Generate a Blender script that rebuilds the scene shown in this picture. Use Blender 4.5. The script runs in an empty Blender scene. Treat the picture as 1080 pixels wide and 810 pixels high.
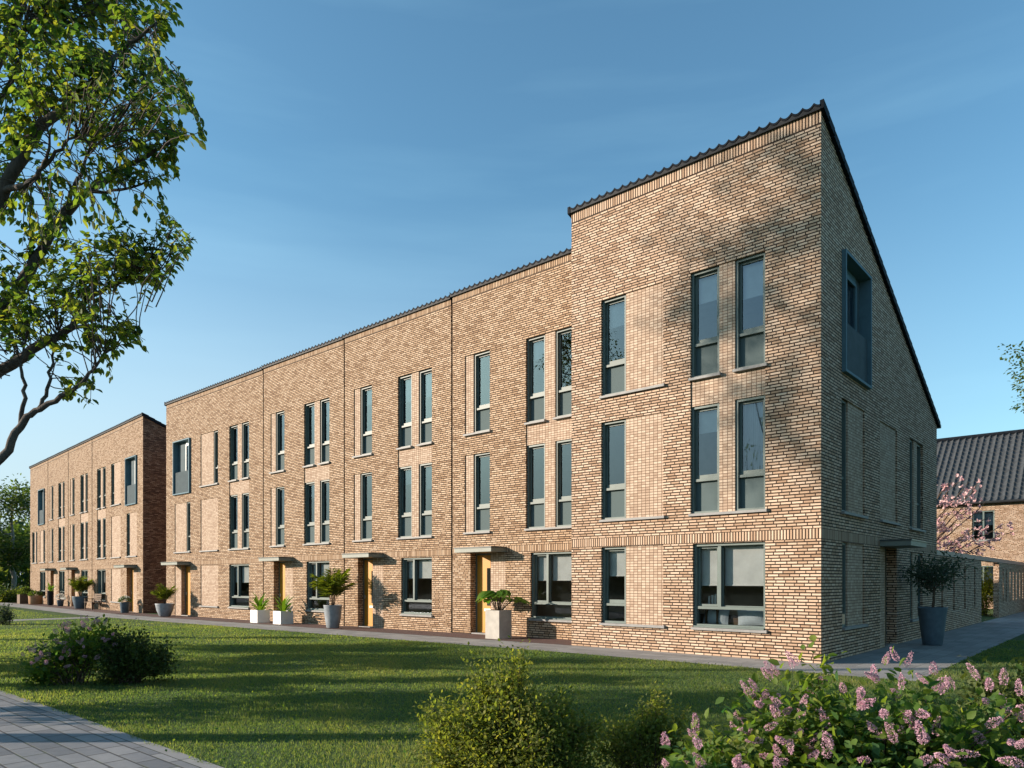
import bpy, math, random
import numpy as np
from mathutils import Vector, Matrix
from mathutils.geometry import tessellate_polygon

scene = bpy.context.scene
COL = scene.collection
R = math.radians
rng = np.random.default_rng(7)
random.seed(7)

# ------------------------------------------------------------------ camera
CAM = Vector((4.68, -14.39, 1.62))
YAW = math.atan2(.659, .752)
CR, SR = math.cos(YAW), math.sin(YAW)
FPX, HOR = 760.0, 612.0


def at(px, py, depth):
    """point at a given distance in front of the camera, from photo coordinates"""
    r = (px - 540) / FPX
    u = (HOR - py) / FPX
    return Vector((CAM.x + depth * (CR * r - SR), CAM.y + depth * (SR * r + CR), CAM.z + depth * u))


def gz(x):
    """the ground falls very slightly towards the far block"""
    return 0.0 if x > -5 else max(-.13, (x + 5) * .13 / 28)


cam_d = bpy.data.cameras.new('camera')
cam_d.sensor_width = 36
cam_d.lens = FPX / 1080 * 36
cam_d.shift_y = (HOR - 405) / 1080
cam_d.clip_start = .05
cam_d.clip_end = 3000
cam = bpy.data.objects.new('camera', cam_d)
cam.location = CAM
cam.rotation_euler = (R(90), 0, YAW)
COL.objects.link(cam)
scene.camera = cam

# ------------------------------------------------------------------ light
SUN_EL = R(15.8)
SH = Vector((-.730, -.683, 0)).normalized()
SDIR = Vector((SH.x * math.cos(SUN_EL), SH.y * math.cos(SUN_EL), math.sin(SUN_EL)))
sd = bpy.data.lights.new('sun', 'SUN')
sd.energy = 5.0
sd.angle = R(.5)
sd.color = (1.0, .835, .68)
so = bpy.data.objects.new('sun', sd)
so.rotation_euler = SDIR.to_track_quat('Z', 'Y').to_euler()
so.location = (-40, -40, 30)
COL.objects.link(so)

world = bpy.data.worlds.new('World')
scene.world = world
world.use_nodes = True
wn, wl = world.node_tree.nodes, world.node_tree.links
wn.clear()
wout = wn.new('ShaderNodeOutputWorld')
wbg = wn.new('ShaderNodeBackground')
sky = wn.new('ShaderNodeTexSky')
sky.sky_type = 'NISHITA'
sky.sun_disc = False
sky.sun_elevation = SUN_EL
sky.sun_rotation = math.atan2(SH.x, SH.y) % (2 * math.pi)
sky.air_density = 1.0
sky.dust_density = 1.0
sky.ozone_density = 1.6
wbg.inputs['Strength'].default_value = .106
# thin high cloud veils
tc = wn.new('ShaderNodeTexCoord')
mp = wn.new('ShaderNodeMapping')
mp.inputs['Scale'].default_value = (1.1, 1.1, 9.0)
mp.inputs['Rotation'].default_value = (R(6), R(-5), R(30))
nz = wn.new('ShaderNodeTexNoise')
nz.inputs['Scale'].default_value = 1.6
nz.inputs['Detail'].default_value = 5
nz.inputs['Roughness'].default_value = .5
rp = wn.new('ShaderNodeValToRGB')
rp.color_ramp.elements[0].position = .50
rp.color_ramp.elements[0].color = (0, 0, 0, 1)
rp.color_ramp.elements[1].position = .78
rp.color_ramp.elements[1].color = (.07, .07, .07, 1)
mxs = wn.new('ShaderNodeMix')
mxs.data_type = 'RGBA'
wl.new(tc.outputs['Generated'], mp.inputs['Vector'])
wl.new(mp.outputs['Vector'], nz.inputs['Vector'])
wl.new(nz.outputs['Fac'], rp.inputs['Fac'])
wl.new(rp.outputs['Color'], mxs.inputs['Factor'])
wl.new(sky.outputs['Color'], mxs.inputs['A'])
mxs.inputs['B'].default_value = (5.2, 5.9, 6.6, 1)
grade = wn.new('ShaderNodeMix')
grade.data_type = 'RGBA'
grade.blend_type = 'MULTIPLY'
grade.inputs['Factor'].default_value = 1
grade.inputs['B'].default_value = (.73, 1.09, 1.13, 1)
wl.new(mxs.outputs['Result'], grade.inputs['A'])
# low haze, thicker towards the sun's side
sepz = wn.new('ShaderNodeSeparateXYZ')
wl.new(tc.outputs['Generated'], sepz.inputs[0])
elm = wn.new('ShaderNodeMapRange')
elm.interpolation_type = 'SMOOTHSTEP'
elm.inputs['From Min'].default_value = .50
elm.inputs['From Max'].default_value = -.02
wl.new(sepz.outputs['Z'], elm.inputs['Value'])
dot = wn.new('ShaderNodeVectorMath')
dot.operation = 'DOT_PRODUCT'
dot.inputs[1].default_value = SH
wl.new(tc.outputs['Generated'], dot.inputs[0])
azm = wn.new('ShaderNodeMapRange')
azm.inputs['From Min'].default_value = -.75
azm.inputs['From Max'].default_value = .35
azm.inputs['To Min'].default_value = .18
azm.inputs['To Max'].default_value = .95
wl.new(dot.outputs['Value'], azm.inputs['Value'])
hz = wn.new('ShaderNodeMath')
hz.operation = 'MULTIPLY'
wl.new(elm.outputs[0], hz.inputs[0])
wl.new(azm.outputs[0], hz.inputs[1])
haze = wn.new('ShaderNodeMix')
haze.data_type = 'RGBA'
haze.inputs['B'].default_value = (3.15, 3.75, 4.2, 1)
wl.new(hz.outputs[0], haze.inputs['Factor'])
wl.new(grade.outputs['Result'], haze.inputs['A'])
wl.new(haze.outputs['Result'], wbg.inputs['Color'])
wl.new(wbg.outputs['Background'], wout.inputs['Surface'])

scene.view_settings.view_transform = 'Standard'
scene.view_settings.look = 'None'
scene.view_settings.exposure = 0.98
scene.view_settings.gamma = 1.0
scene.cycles.use_denoising = True
scene.cycles.max_bounces = 8
scene.cycles.transparent_max_bounces = 16
scene.cycles.caustics_reflective = False
scene.cycles.caustics_refractive = False


# ------------------------------------------------------------------ material helpers
class NT:
    def __init__(s, name):
        s.m = bpy.data.materials.new(name)
        s.m.use_nodes = True
        s.n, s.l = s.m.node_tree.nodes, s.m.node_tree.links
        s.n.clear()
        s.out = s.n.new('ShaderNodeOutputMaterial')

    def new(s, t, **kw):
        n = s.n.new(t)
        for k, v in kw.items():
            setattr(n, k, v)
        return n

    def put(s, sock, v):
        if hasattr(v, 'is_output'):
            s.l.new(v, sock)
        else:
            if isinstance(v, (tuple, list)) and len(v) == 3 and sock.type == 'RGBA':
                v = (*v, 1)
            sock.default_value = v

    def math(s, op, a, b=None, c=None):
        n = s.new('ShaderNodeMath', operation=op)
        for i, v in enumerate((a, b, c)):
            if v is not None:
                s.put(n.inputs[i], v)
        return n.outputs[0]

    def mix(s, f, a, b, blend='MIX'):
        n = s.new('ShaderNodeMix', data_type='RGBA', blend_type=blend)
        s.put(n.inputs['Factor'], f)
        s.put(n.inputs['A'], a)
        s.put(n.inputs['B'], b)
        return n.outputs['Result']

    def mixf(s, f, a, b):
        n = s.new('ShaderNodeMix', data_type='FLOAT')
        s.put(n.inputs['Factor'], f)
        s.put(n.inputs['A'], a)
        s.put(n.inputs['B'], b)
        return n.outputs['Result']

    def ramp(s, f, stops, interp='LINEAR'):
        n = s.new('ShaderNodeValToRGB')
        cr = n.color_ramp
        cr.interpolation = interp
        while len(cr.elements) < len(stops):
            cr.elements.new(.5)
        for e, (p, c) in zip(cr.elements, stops):
            e.position = p
            e.color = (*c, 1) if len(c) == 3 else c
        s.put(n.inputs['Fac'], f)
        return n.outputs['Color']

    def noise(s, vec, scale, detail=3, rough=.5, dim='3D'):
        n = s.new('ShaderNodeTexNoise', noise_dimensions=dim)
        if vec is not None:
            s.l.new(vec, n.inputs['Vector'])
        n.inputs['Scale'].default_value = scale
        n.inputs['Detail'].default_value = detail
        n.inputs['Roughness'].default_value = rough
        return n.outputs['Fac']

    def uv(s):
        return s.new('ShaderNodeUVMap', uv_map='UVMap').outputs[0]

    def pos(s):
        return s.new('ShaderNodeNewGeometry').outputs['Position']

    def obj(s):
        return s.new('ShaderNodeTexCoord').outputs['Object']

    def bump(s, h, strength=.4, dist=.01):
        n = s.new('ShaderNodeBump')
        n.inputs['Strength'].default_value = strength
        n.inputs['Distance'].default_value = dist
        s.l.new(h, n.inputs['Height'])
        return n.outputs[0]

    def bsdf(s, color, rough=.6, normal=None, metallic=0, spec=.5, **kw):
        n = s.new('ShaderNodeBsdfPrincipled')
        s.put(n.inputs['Base Color'], color)
        s.put(n.inputs['Roughness'], rough)
        s.put(n.inputs['Metallic'], metallic)
        s.put(n.inputs['Specular IOR Level'], spec)
        if normal is not None:
            s.l.new(normal, n.inputs['Normal'])
        for k, v in kw.items():
            s.put(n.inputs[k], v)
        return n.outputs[0]

    def done(s, sh):
        s.l.new(sh, s.out.inputs['Surface'])
        return s.m


def brick_wall_mat(name, stops, mortar, bands):
    """thin facing bricks in wild bond with deep dark joints; soldier courses in the given height bands"""
    t = NT(name)
    sep = t.new('ShaderNodeSeparateXYZ')
    t.l.new(t.uv(), sep.inputs[0])
    u, v = sep.outputs['X'], sep.outputs['Y']
    h = .0625
    row = t.math('FLOOR', t.math('DIVIDE', v, h))
    wn_ = t.new('ShaderNodeTexWhiteNoise', noise_dimensions='1D')
    t.l.new(row, wn_.inputs['W'])
    rnd = wn_.outputs['Value']
    warp = t.math('MULTIPLY', t.math('SINE', t.math('ADD', t.math('MULTIPLY', u, 7.3), t.math('MULTIPLY', rnd, 40))), .016)
    q = t.math('ADD', t.math('MULTIPLY', row, 2.0), t.math('FLOOR', t.math('MULTIPLY', rnd, 2.0)))
    u2 = t.math('ADD', t.math('ADD', u, warp), t.math('MULTIPLY', q, .0525))
    cx = t.new('ShaderNodeCombineXYZ')
    t.l.new(u2, cx.inputs[0])
    t.l.new(v, cx.inputs[1])

    def bt(vec, w, rh, m):
        b = t.new('ShaderNodeTexBrick', offset=0, squash=1)
        t.l.new(vec, b.inputs['Vector'])
        b.inputs['Color1'].default_value = (0, 0, 0, 1)
        b.inputs['Color2'].default_value = (1, 1, 1, 1)
        b.inputs['Mortar'].default_value = (.5, .5, .5, 1)
        b.inputs['Scale'].default_value = 1
        b.inputs['Mortar Size'].default_value = m
        b.inputs['Mortar Smooth'].default_value = .15
        b.inputs['Brick Width'].default_value = w
        b.inputs['Row Height'].default_value = rh
        return b.outputs['Color'], b.outputs['Fac']
    c1, f1 = bt(cx.outputs[0], .210, h, .0100)
    fr = t.math('ABSOLUTE', t.math('SUBTRACT', t.math('FRACT', t.math('DIVIDE', v, h)), .5))
    bed = t.new('ShaderNodeMapRange', interpolation_type='SMOOTHSTEP')
    t.l.new(fr, bed.inputs['Value'])
    bed.inputs['From Min'].default_value = .295
    bed.inputs['From Max'].default_value = .345
    c, f = c1, t.math('MAXIMUM', f1, bed.outputs['Result'])
    for (z0, z1) in bands:
        cs = t.new('ShaderNodeCombineXYZ')
        t.l.new(t.math('ADD', v, -z0 + 40 * (z1 - z0 + .02)), cs.inputs[0])
        t.l.new(t.math('ADD', u, 50.0), cs.inputs[1])
        c2, f2 = bt(cs.outputs[0], z1 - z0 + .02, .062, .0135)
        mk = t.math('MULTIPLY', t.math('GREATER_THAN', v, z0), t.math('LESS_THAN', v, z1))
        c = t.mix(mk, c, c2)
        f = t.mixf(mk, f, f2)
    nb = t.noise(t.uv(), 2.3, 3, .6)
    nf = t.noise(t.uv(), 60, 4, .7)
    val = t.math('ADD', c, t.math('MULTIPLY', t.math('SUBTRACT', nb, .5), .10))
    val = t.math('ADD', val, t.math('MULTIPLY', t.math('SUBTRACT', nf, .5), .35))
    col = t.ramp(val, stops)
    col = t.mix(f, col, mortar)
    hgt = t.math('ADD', t.math('SUBTRACT', 1.0, f), t.math('MULTIPLY', nf, .18))
    return t.done(t.bsdf(col, .86, t.bump(hgt, .75, .012), spec=.25))


def stack_panel_mat(name, stops, mortar):
    t = NT(name)
    b = t.new('ShaderNodeTexBrick', offset=0, squash=1)
    t.l.new(t.uv(), b.inputs['Vector'])
    b.inputs['Color1'].default_value = (0, 0, 0, 1)
    b.inputs['Color2'].default_value = (1, 1, 1, 1)
    b.inputs['Mortar'].default_value = (.5, .5, .5, 1)
    b.inputs['Scale'].default_value = 1
    b.inputs['Mortar Size'].default_value = .0062
    b.inputs['Mortar Smooth'].default_value = .2
    b.inputs['Brick Width'].default_value = .104
    b.inputs['Row Height'].default_value = .0625
    nf = t.noise(t.uv(), 55, 4, .7)
    nb = t.noise(t.uv(), 1.7, 3, .6)
    val = t.math('ADD', b.outputs['Color'], t.math('MULTIPLY', t.math('SUBTRACT', nf, .5), .5))
    val = t.math('ADD', val, t.math('MULTIPLY', t.math('SUBTRACT', nb, .5), .4))
    col = t.mix(b.outputs['Fac'], t.ramp(val, stops), mortar)
    return t.done(t.bsdf(col, .85, t.bump(t.math('SUBTRACT', 1.0, b.outputs['Fac']), .5, .008), spec=.25))


SANDY = [(0.0, (.31, .20, .13)), (.25, (.43, .295, .203)), (.6, (.495, .355, .256)), (1.0, (.58, .445, .338))]
SANDY_B = [(0.0, (.26, .16, .094)), (.25, (.385, .257, .160)), (.6, (.455, .317, .21)), (1.0, (.55, .41, .29))]
REDDISH = [(0.0, (.09, .045, .03)), (.3, (.17, .085, .055)), (.7, (.26, .14, .09)), (1.0, (.33, .20, .14))]
PINKISH = [(0.0, (.34, .245, .18)), (.5, (.43, .325, .245)), (1.0, (.51, .405, .315))]
M = {}
M['brick'] = brick_wall_mat('sandy_brick', SANDY, (.030, .018, .012), [(2.42, 2.625), (10.45, 10.72)])
M['brick_main'] = brick_wall_mat('sandy_brick_terrace', SANDY_B, (.030, .018, .012), [(2.43, 2.625), (10.27, 10.49)])
M['brick_side'] = brick_wall_mat('sandy_brick_gable', SANDY, (.030, .018, .012), [(2.42, 2.625)])
M['brick_plain'] = brick_wall_mat('garden_wall_brick', SANDY, (.03, .018, .011), [])
M['brick_red'] = brick_wall_mat('red_brown_brick', REDDISH, (.05, .03, .022), [])
M['stack'] = stack_panel_mat('stacked_header_brick', PINKISH, (.115, .07, .045))


def paint(name, col, rough=.45, nscale=3, var=.12, metallic=0, bumpy=0, spec=.4):
    t = NT(name)
    n = t.noise(t.obj(), nscale, 4, .6)
    lo = tuple(c * (1 - var) for c in col)
    hi = tuple(min(1, c * (1 + var)) for c in col)
    c = t.ramp(n, [(.3, lo), (.7, hi)])
    nrm = t.bump(t.noise(t.obj(), nscale * 25, 3, .6), bumpy, .004) if bumpy else None
    return t.done(t.bsdf(c, rough, nrm, metallic, spec))


M['frame'] = paint('grey_green_frame_paint', (.098, .132, .125), .5)
M['frame_blue'] = paint('blue_grey_box_metal', (.085, .155, .195), .6, spec=.12)
M['panel_metal'] = paint('blue_grey_panel', (.075, .105, .12), .7, spec=.1)
M['sill'] = paint('grey_stone_sill', (.215, .215, .215), .6, 8, .15, bumpy=.2)
M['canopy'] = paint('canopy_paint', (.165, .185, .165), .5)
M['canopy_dark'] = paint('canopy_trim', (.045, .055, .055), .4)
M['door'] = paint('ochre_door_paint', (.44, .205, .018), .5, 2, .08)
M['white'] = paint('white_plastic', (.70, .70, .68), .4)
M['steel'] = paint('brushed_steel', (.5, .5, .5), .3, metallic=.9)
M['pipe'] = paint('dark_brown_joint', (.020, .012, .010), .9, spec=.1)
M['tile'] = paint('black_roof_tile', (.009, .012, .017), .65, 6, .35, bumpy=.15, spec=.06)
M['tile_grey'] = paint('grey_roof_tile', (.048, .054, .060), .5, 6, .3, bumpy=.15, spec=.3)
M['lead'] = paint('dark_lead', (.018, .02, .023), .6, spec=.15)
M['plaster'] = paint('interior_plaster', (.62, .57, .49), .9)
M['floorwood'] = paint('interior_floor', (.22, .15, .10), .6)
M['blind'] = paint('white_blind', (.66, .66, .66), .8)
M['concrete'] = paint('pale_concrete', (.37, .35, .32), .85, 5, .14, bumpy=.25)
M['white_pot'] = paint('white_planter', (.74, .73, .71), .6, 5, .06)
M['grey_pot'] = paint('grey_glazed_pot', (.22, .25, .28), .55, 6, .2, bumpy=.15)
M['dark_pot'] = paint('slate_blue_pot', (.075, .115, .15), .5, 6, .2)
M['clay_pot'] = paint('clay_pot', (.34, .19, .10), .7, 6, .2)
M['wood'] = paint('weathered_wood', (.095, .055, .03), .7, 9, .3, bumpy=.2)
M['soil'] = paint('potting_soil', (.035, .024, .016), .95, 30, .4, bumpy=.6)
M['cushion'] = paint('pale_blue_fabric', (.46, .52, .58), .9)
M['sofa'] = paint('brown_fabric', (.10, .07, .05), .9)
M['beam'] = paint('wall_cap_metal', (.10, .135, .15), .45)
M['far_dark'] = paint('dark_opening', (.01, .012, .012), .9)


def curtain_mat():
    t = NT('net_curtain')
    w = t.new('ShaderNodeTexWave', wave_type='BANDS', bands_direction='X')
    t.l.new(t.uv(), w.inputs['Vector'])
    w.inputs['Scale'].default_value = 9
    w.inputs['Distortion'].default_value = 1.5
    d = t.new('ShaderNodeBsdfDiffuse')
    t.put(d.inputs['Color'], t.ramp(w.outputs['Fac'], [(0, (.50, .52, .55)), (1, (.72, .73, .75))]))
    tr = t.new('ShaderNodeBsdfTranslucent')
    tr.inputs['Color'].default_value = (.5, .52, .55, 1)
    mx = t.new('ShaderNodeMixShader')
    mx.inputs[0].default_value = .35
    t.l.new(d.outputs[0], mx.inputs[1])
    t.l.new(tr.outputs[0], mx.inputs[2])
    return t.done(mx.outputs[0])


M['curtain'] = curtain_mat()


def glass_mat(name, tint, gain, base):
    t = NT(name)
    fr = t.new('ShaderNodeFresnel')
    fr.inputs['IOR'].default_value = 1.55
    fac = t.math('MINIMUM', t.math('ADD', t.math('MULTIPLY', fr.outputs[0], gain), base), 1.0)
    tr = t.new('ShaderNodeBsdfTransparent')
    tr.inputs['Color'].default_value = (*tint, 1)
    gl = t.new('ShaderNodeBsdfGlossy')
    gl.inputs['Roughness'].default_value = .0
    gl.inputs['Color'].default_value = (.72, .84, 1, 1)
    wob = t.bump(t.noise(t.uv(), .8, 0, .4), .03, .02)
    t.l.new(wob, gl.inputs['Normal'])
    mx = t.new('ShaderNodeMixShader')
    t.l.new(fac, mx.inputs[0])
    t.l.new(tr.outputs[0], mx.inputs[1])
    t.l.new(gl.outputs[0], mx.inputs[2])
    return t.done(mx.outputs[0])


M['glass'] = glass_mat('window_glass', (.76, .82, .84), 1.2, .06)
M['glass_low'] = glass_mat('ground_floor_glass', (.84, .87, .86), .6, .0)
M['frost'] = paint('frosted_balustrade_glass', (.085, .115, .12), .8, 1, .05, spec=.1)
M['door_glass'] = paint('dark_door_glass', (.012, .014, .014), .08, 1, .1, spec=.7)


def leaf_mat(name, stops, trans=.4, rough=.58, tcol=None):
    t = NT(name)
    a = t.new('ShaderNodeAttribute', attribute_name='tint')
    col = t.ramp(a.outputs['Fac'], stops)
    p = t.bsdf(col, rough, spec=.2)
    tr = t.new('ShaderNodeBsdfTranslucent')
    t.l.new(t.mix(1.0, col, tcol or (1.9, 1.9, .7), 'MULTIPLY'), tr.inputs['Color'])
    mx = t.new('ShaderNodeMixShader')
    mx.inputs[0].default_value = trans
    t.l.new(p, mx.inputs[1])
    t.l.new(tr.outputs[0], mx.inputs[2])
    return t.done(mx.outputs[0])


M['leaf_tree'] = leaf_mat('walnut_leaf', [(0, (.030, .080, .030)), (.5, (.085, .140, .030)), (1, (.22, .225, .038))], .55)
M['leaf_far'] = leaf_mat('far_tree_leaf', [(0, (.030, .062, .022)), (.5, (.068, .112, .032)), (1, (.135, .16, .048))], .4)
M['leaf_olive'] = leaf_mat('grey_green_leaf', [(0, (.030, .05, .035)), (1, (.07, .10, .075))], .25)
M['leaf_box'] = leaf_mat('boxwood_leaf', [(0, (.070, .100, .028)), (.5, (.135, .165, .042)), (1, (.26, .25, .07))], .55)
M['leaf_dark'] = leaf_mat('dark_shrub_leaf', [(0, (.022, .042, .014)), (.6, (.05, .078, .020)), (1, (.09, .11, .03))], .35)
M['leaf_lilac'] = leaf_mat('lilac_leaf', [(0, (.026, .085, .042)), (.4, (.08, .145, .030)), (1, (.20, .235, .045))], .5)
M['leaf_narrow'] = leaf_mat('narrow_leaf', [(0, (.05, .075, .022)), (1, (.12, .15, .05))], .4)
M['leaf_palm'] = leaf_mat('palm_leaf', [(0, (.06, .10, .014)), (.5, (.13, .17, .024)), (1, (.24, .25, .04))], .45)
M['leaf_bright'] = leaf_mat('bright_strap_leaf', [(0, (.05, .13, .012)), (1, (.16, .24, .03))], .45)
M['leaf_hedge'] = leaf_mat('golden_hedge_leaf', [(0, (.09, .12, .012)), (1, (.24, .25, .025))], .45)
M['petal'] = leaf_mat('lilac_petal', [(0, (.38, .21, .29)), (.5, (.56, .34, .42)), (1, (.72, .51, .56))], .35, .6, (1.2, 1.1, 1.1))
M['petal_white'] = leaf_mat('white_petal', [(0, (.55, .55, .50)), (1, (.75, .75, .70))], .3, .6, (1, 1, 1))
M['petal_pale'] = leaf_mat('magnolia_petal', [(0, (.50, .28, .30)), (.5, (.66, .43, .43)), (1, (.78, .60, .58))], .35, .6, (1.1, 1, 1))
M['grass_blade'] = leaf_mat('grass_blades', [(0, (.055, .108, .050)), (.5, (.118, .165, .066)), (1, (.25, .245, .105))], .55)


def bark_mat(name, a, b):
    t = NT(name)
    mpn = t.new('ShaderNodeMapping')
    t.l.new(t.obj(), mpn.inputs['Vector'])
    mpn.inputs['Scale'].default_value = (14, 14, 3)
    n = t.noise(mpn.outputs[0], 1.5, 6, .7)
    return t.done(t.bsdf(t.ramp(n, [(.3, a), (.7, b)]), .85, t.bump(n, .6, .02), spec=.2))


M['bark'] = bark_mat('grey_brown_bark', (.035, .030, .027), (.11, .095, .085))
M['bark_pale'] = bark_mat('pale_bark', (.14, .14, .13), (.30, .29, .26))
M['twig'] = bark_mat('shrub_twig', (.045, .032, .022), (.12, .085, .06))


def lawn_mat():
    t = NT('lawn_ground')
    p = t.pos()
    n1 = t.noise(p, .35, 4, .6)
    n2 = t.noise(p, 9, 5, .7)
    n3 = t.noise(p, 60, 3, .6)
    v = t.math('ADD', t.math('MULTIPLY', n1, .5), t.math('ADD', t.math('MULTIPLY', n2, .3), t.math('MULTIPLY', n3, .35)))
    c = t.ramp(v, [(.3, (.030, .052, .024)), (.55, (.06, .098, .036)), (.8, (.11, .135, .055))])
    return t.done(t.bsdf(c, .95, t.bump(n3, .5, .03), spec=.1))


M['lawn'] = lawn_mat()


def paver_mat(name, w, h, stops, mortar, off=.5, m=.006, bumpd=.01, rough=.8, moss=(.05, .065, .03)):
    t = NT(name)
    b = t.new('ShaderNodeTexBrick', offset=off, squash=1)
    t.l.new(t.uv(), b.inputs['Vector'])
    b.inputs['Color1'].default_value = (0, 0, 0, 1)
    b.inputs['Color2'].default_value = (1, 1, 1, 1)
    b.inputs['Mortar'].default_value = (.5, .5, .5, 1)
    b.inputs['Scale'].default_value = 1
    b.inputs['Mortar Size'].default_value = m
    b.inputs['Mortar Smooth'].default_value = .3
    b.inputs['Brick Width'].default_value = w
    b.inputs['Row Height'].default_value = h
    n = t.noise(t.uv(), 4, 5, .65)
    nf = t.noise(t.uv(), 90, 3, .6)
    v = t.math('ADD', t.math('MULTIPLY', b.outputs['Color'], .55), t.math('ADD', t.math('MULTIPLY', n, .6), t.math('MULTIPLY', t.math('SUBTRACT', nf, .5), .25)))
    big = t.noise(t.uv(), .55, 5, .65)
    joint = t.mix(t.math('GREATER_THAN', t.noise(t.uv(), 1.6, 4, .7), .54), mortar, moss)
    c = t.mix(b.outputs['Fac'], t.ramp(v, stops), joint)
    c = t.mix(t.math('MULTIPLY', big, .55), c, (.075, .078, .08))
    hh = t.math('ADD', t.math('SUBTRACT', 1.0, b.outputs['Fac']), t.math('MULTIPLY', n, .25))
    return t.done(t.bsdf(c, rough, t.bump(hh, .6, bumpd), spec=.35))


M['path'] = paver_mat('concrete_slab', .6, .3, [(.15, (.21, .205, .20)), (.9, (.36, .35, .335))], (.13, .125, .12), m=.005)
M['street'] = paver_mat('grey_street_paver', .40, .20, [(.15, (.10, .11, .125)), (.5, (.19, .20, .215)), (.95, (.33, .33, .33))], (.045, .045, .042), m=.011, bumpd=.02, rough=.7)
M['edge_stone'] = paver_mat('kerb_stone', .9, .4, [(.1, (.22, .22, .22)), (.9, (.33, .33, .325))], (.07, .07, .065), off=0, m=.008)
M['red_strip'] = paver_mat('red_clay_paver', .21, .07, [(.1, (.085, .035, .03)), (.9, (.15, .065, .05))], (.045, .03, .026), m=.006)


# ------------------------------------------------------------------ mesh builder
class MB:
    def __init__(s, T=None):
        s.v, s.f, s.u, s.mi = [], [], [], []
        s.T = T or Matrix.Identity(4)

    def face(s, pts, uvs=None, mi=0, T=None):
        T = T or s.T
        i = len(s.v)
        pts = [Vector(p) for p in pts]
        if uvs is None:
            n = Vector((0, 0, 0))
            for k in range(len(pts)):
                a, b = pts[k], pts[(k + 1) % len(pts)]
                n += Vector(((a.y - b.y) * (a.z + b.z), (a.z - b.z) * (a.x + b.x), (a.x - b.x) * (a.y + b.y)))
            ax = max(range(3), key=lambda q: abs(n[q]))
            uvs = [((p.y, p.z), (p.x, p.z), (p.x, p.y))[ax] for p in pts]
        s.v += [tuple(T @ p) for p in pts]
        s.f.append(list(range(i, i + len(pts))))
        s.u += list(uvs)
        s.mi.append(mi)

    def box(s, x0, x1, y0, y1, z0, z1, mi=0, skip=''):
        a = [(x0, y0, z0), (x1, y0, z0), (x1, y1, z0), (x0, y1, z0), (x0, y0, z1), (x1, y0, z1), (x1, y1, z1), (x0, y1, z1)]
        for k, q in (('b', (3, 2, 1, 0)), ('t', (4, 5, 6, 7)), ('f', (0, 1, 5, 4)), ('r', (1, 2, 6, 5)), ('k', (2, 3, 7, 6)), ('l', (3, 0, 4, 7))):
            if k not in skip:
                s.face([a[j] for j in q], mi=mi)

    def ring(s, x0, x1, z0, z1, w, y0, y1, wt=None, wb=None):
        wt = w if wt is None else wt
        wb = w if wb is None else wb
        s.box(x0, x0 + w, y0, y1, z0, z1)
        s.box(x1 - w, x1, y0, y1, z0, z1)
        s.box(x0 + w, x1 - w, y0, y1, z1 - wt, z1)
        s.box(x0 + w, x1 - w, y0, y1, z0, z0 + wb)

    def sheet(s, outline, holes, d, reveal=.25, mi=0):
        """flat wall in the (u, z) plane at depth d, facing -d, with rectangular openings that have reveals"""
        polys = [[Vector((u, z, 0)) for u, z in outline]]
        for h in holes:
            u0, u1, z0, z1 = h[:4]
            polys.append([Vector((u0, z0, 0)), Vector((u0, z1, 0)), Vector((u1, z1, 0)), Vector((u1, z0, 0))])
        flat = [p for pl in polys for p in pl]
        for tri in tessellate_polygon(polys):
            a, b, c = (flat[k] for k in tri)
            if (b - a).cross(c - a).z < 0:
                b, c = c, b
            s.face([(p.x, d, p.y) for p in (a, b, c)], [(p.x, p.y) for p in (a, b, c)], mi)
        for h in holes:
            u0, u1, z0, z1 = h[:4]
            r = h[4] if len(h) > 4 else reveal
            e = d + r
            s.face([(u0, d, z0), (u0, e, z0), (u0, e, z1), (u0, d, z1)][::-1], [(u0, z0), (u0 - r, z0), (u0 - r, z1), (u0, z1)][::-1], mi)
            s.face([(u1, d, z0), (u1, e, z0), (u1, e, z1), (u1, d, z1)], [(u1, z0), (u1 + r, z0), (u1 + r, z1), (u1, z1)], mi)
            s.face([(u0, d, z1), (u1, d, z1), (u1, e, z1), (u0, e, z1)][::-1], [(u0, z1), (u1, z1), (u1, z1 + r), (u0, z1 + r)][::-1], mi)
            s.face([(u0, d, z0), (u1, d, z0), (u1, e, z0), (u0, e, z0)], [(u0, z0), (u1, z0), (u1, z0 - r), (u0, z0 - r)], mi)

    def tube(s, pts, rad, sides=7, cap=True):
        pts = [Vector(p) for p in pts]
        n = len(pts)
        if not hasattr(rad, '__len__'):
            rad = [rad] * n
        base = len(s.v)
        prev = None
        L = 0
        for i in range(n):
            t = (pts[min(i + 1, n - 1)] - pts[max(i - 1, 0)])
            if t.length < 1e-7:
                t = Vector((0, 0, 1))
            t.normalize()
            ref = prev if prev is not None else (Vector((1, 0, 0)) if abs(t.x) < .9 else Vector((0, 1, 0)))
            x = (ref - t * ref.dot(t)).normalized()
            prev = x
            y = t.cross(x)
            for k in range(sides):
                a = 2 * math.pi * k / sides
                s.v.append(tuple(s.T @ (pts[i] + (x * math.cos(a) + y * math.sin(a)) * rad[i])))
        for i in range(n - 1):
            for k in range(sides):
                k2 = (k + 1) % sides
                s.f.append([base + i * sides + k, base + i * sides + k2, base + (i + 1) * sides + k2, base + (i + 1) * sides + k])
                s.u += [(k / sides, i), ((k + 1) / sides, i), ((k + 1) / sides, i + 1), (k / sides, i + 1)]
                s.mi.append(0)
        if cap:
            s.f.append([base + (n - 1) * sides + k for k in range(sides)])
            s.u += [(0, 0)] * sides
            s.mi.append(0)

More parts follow.
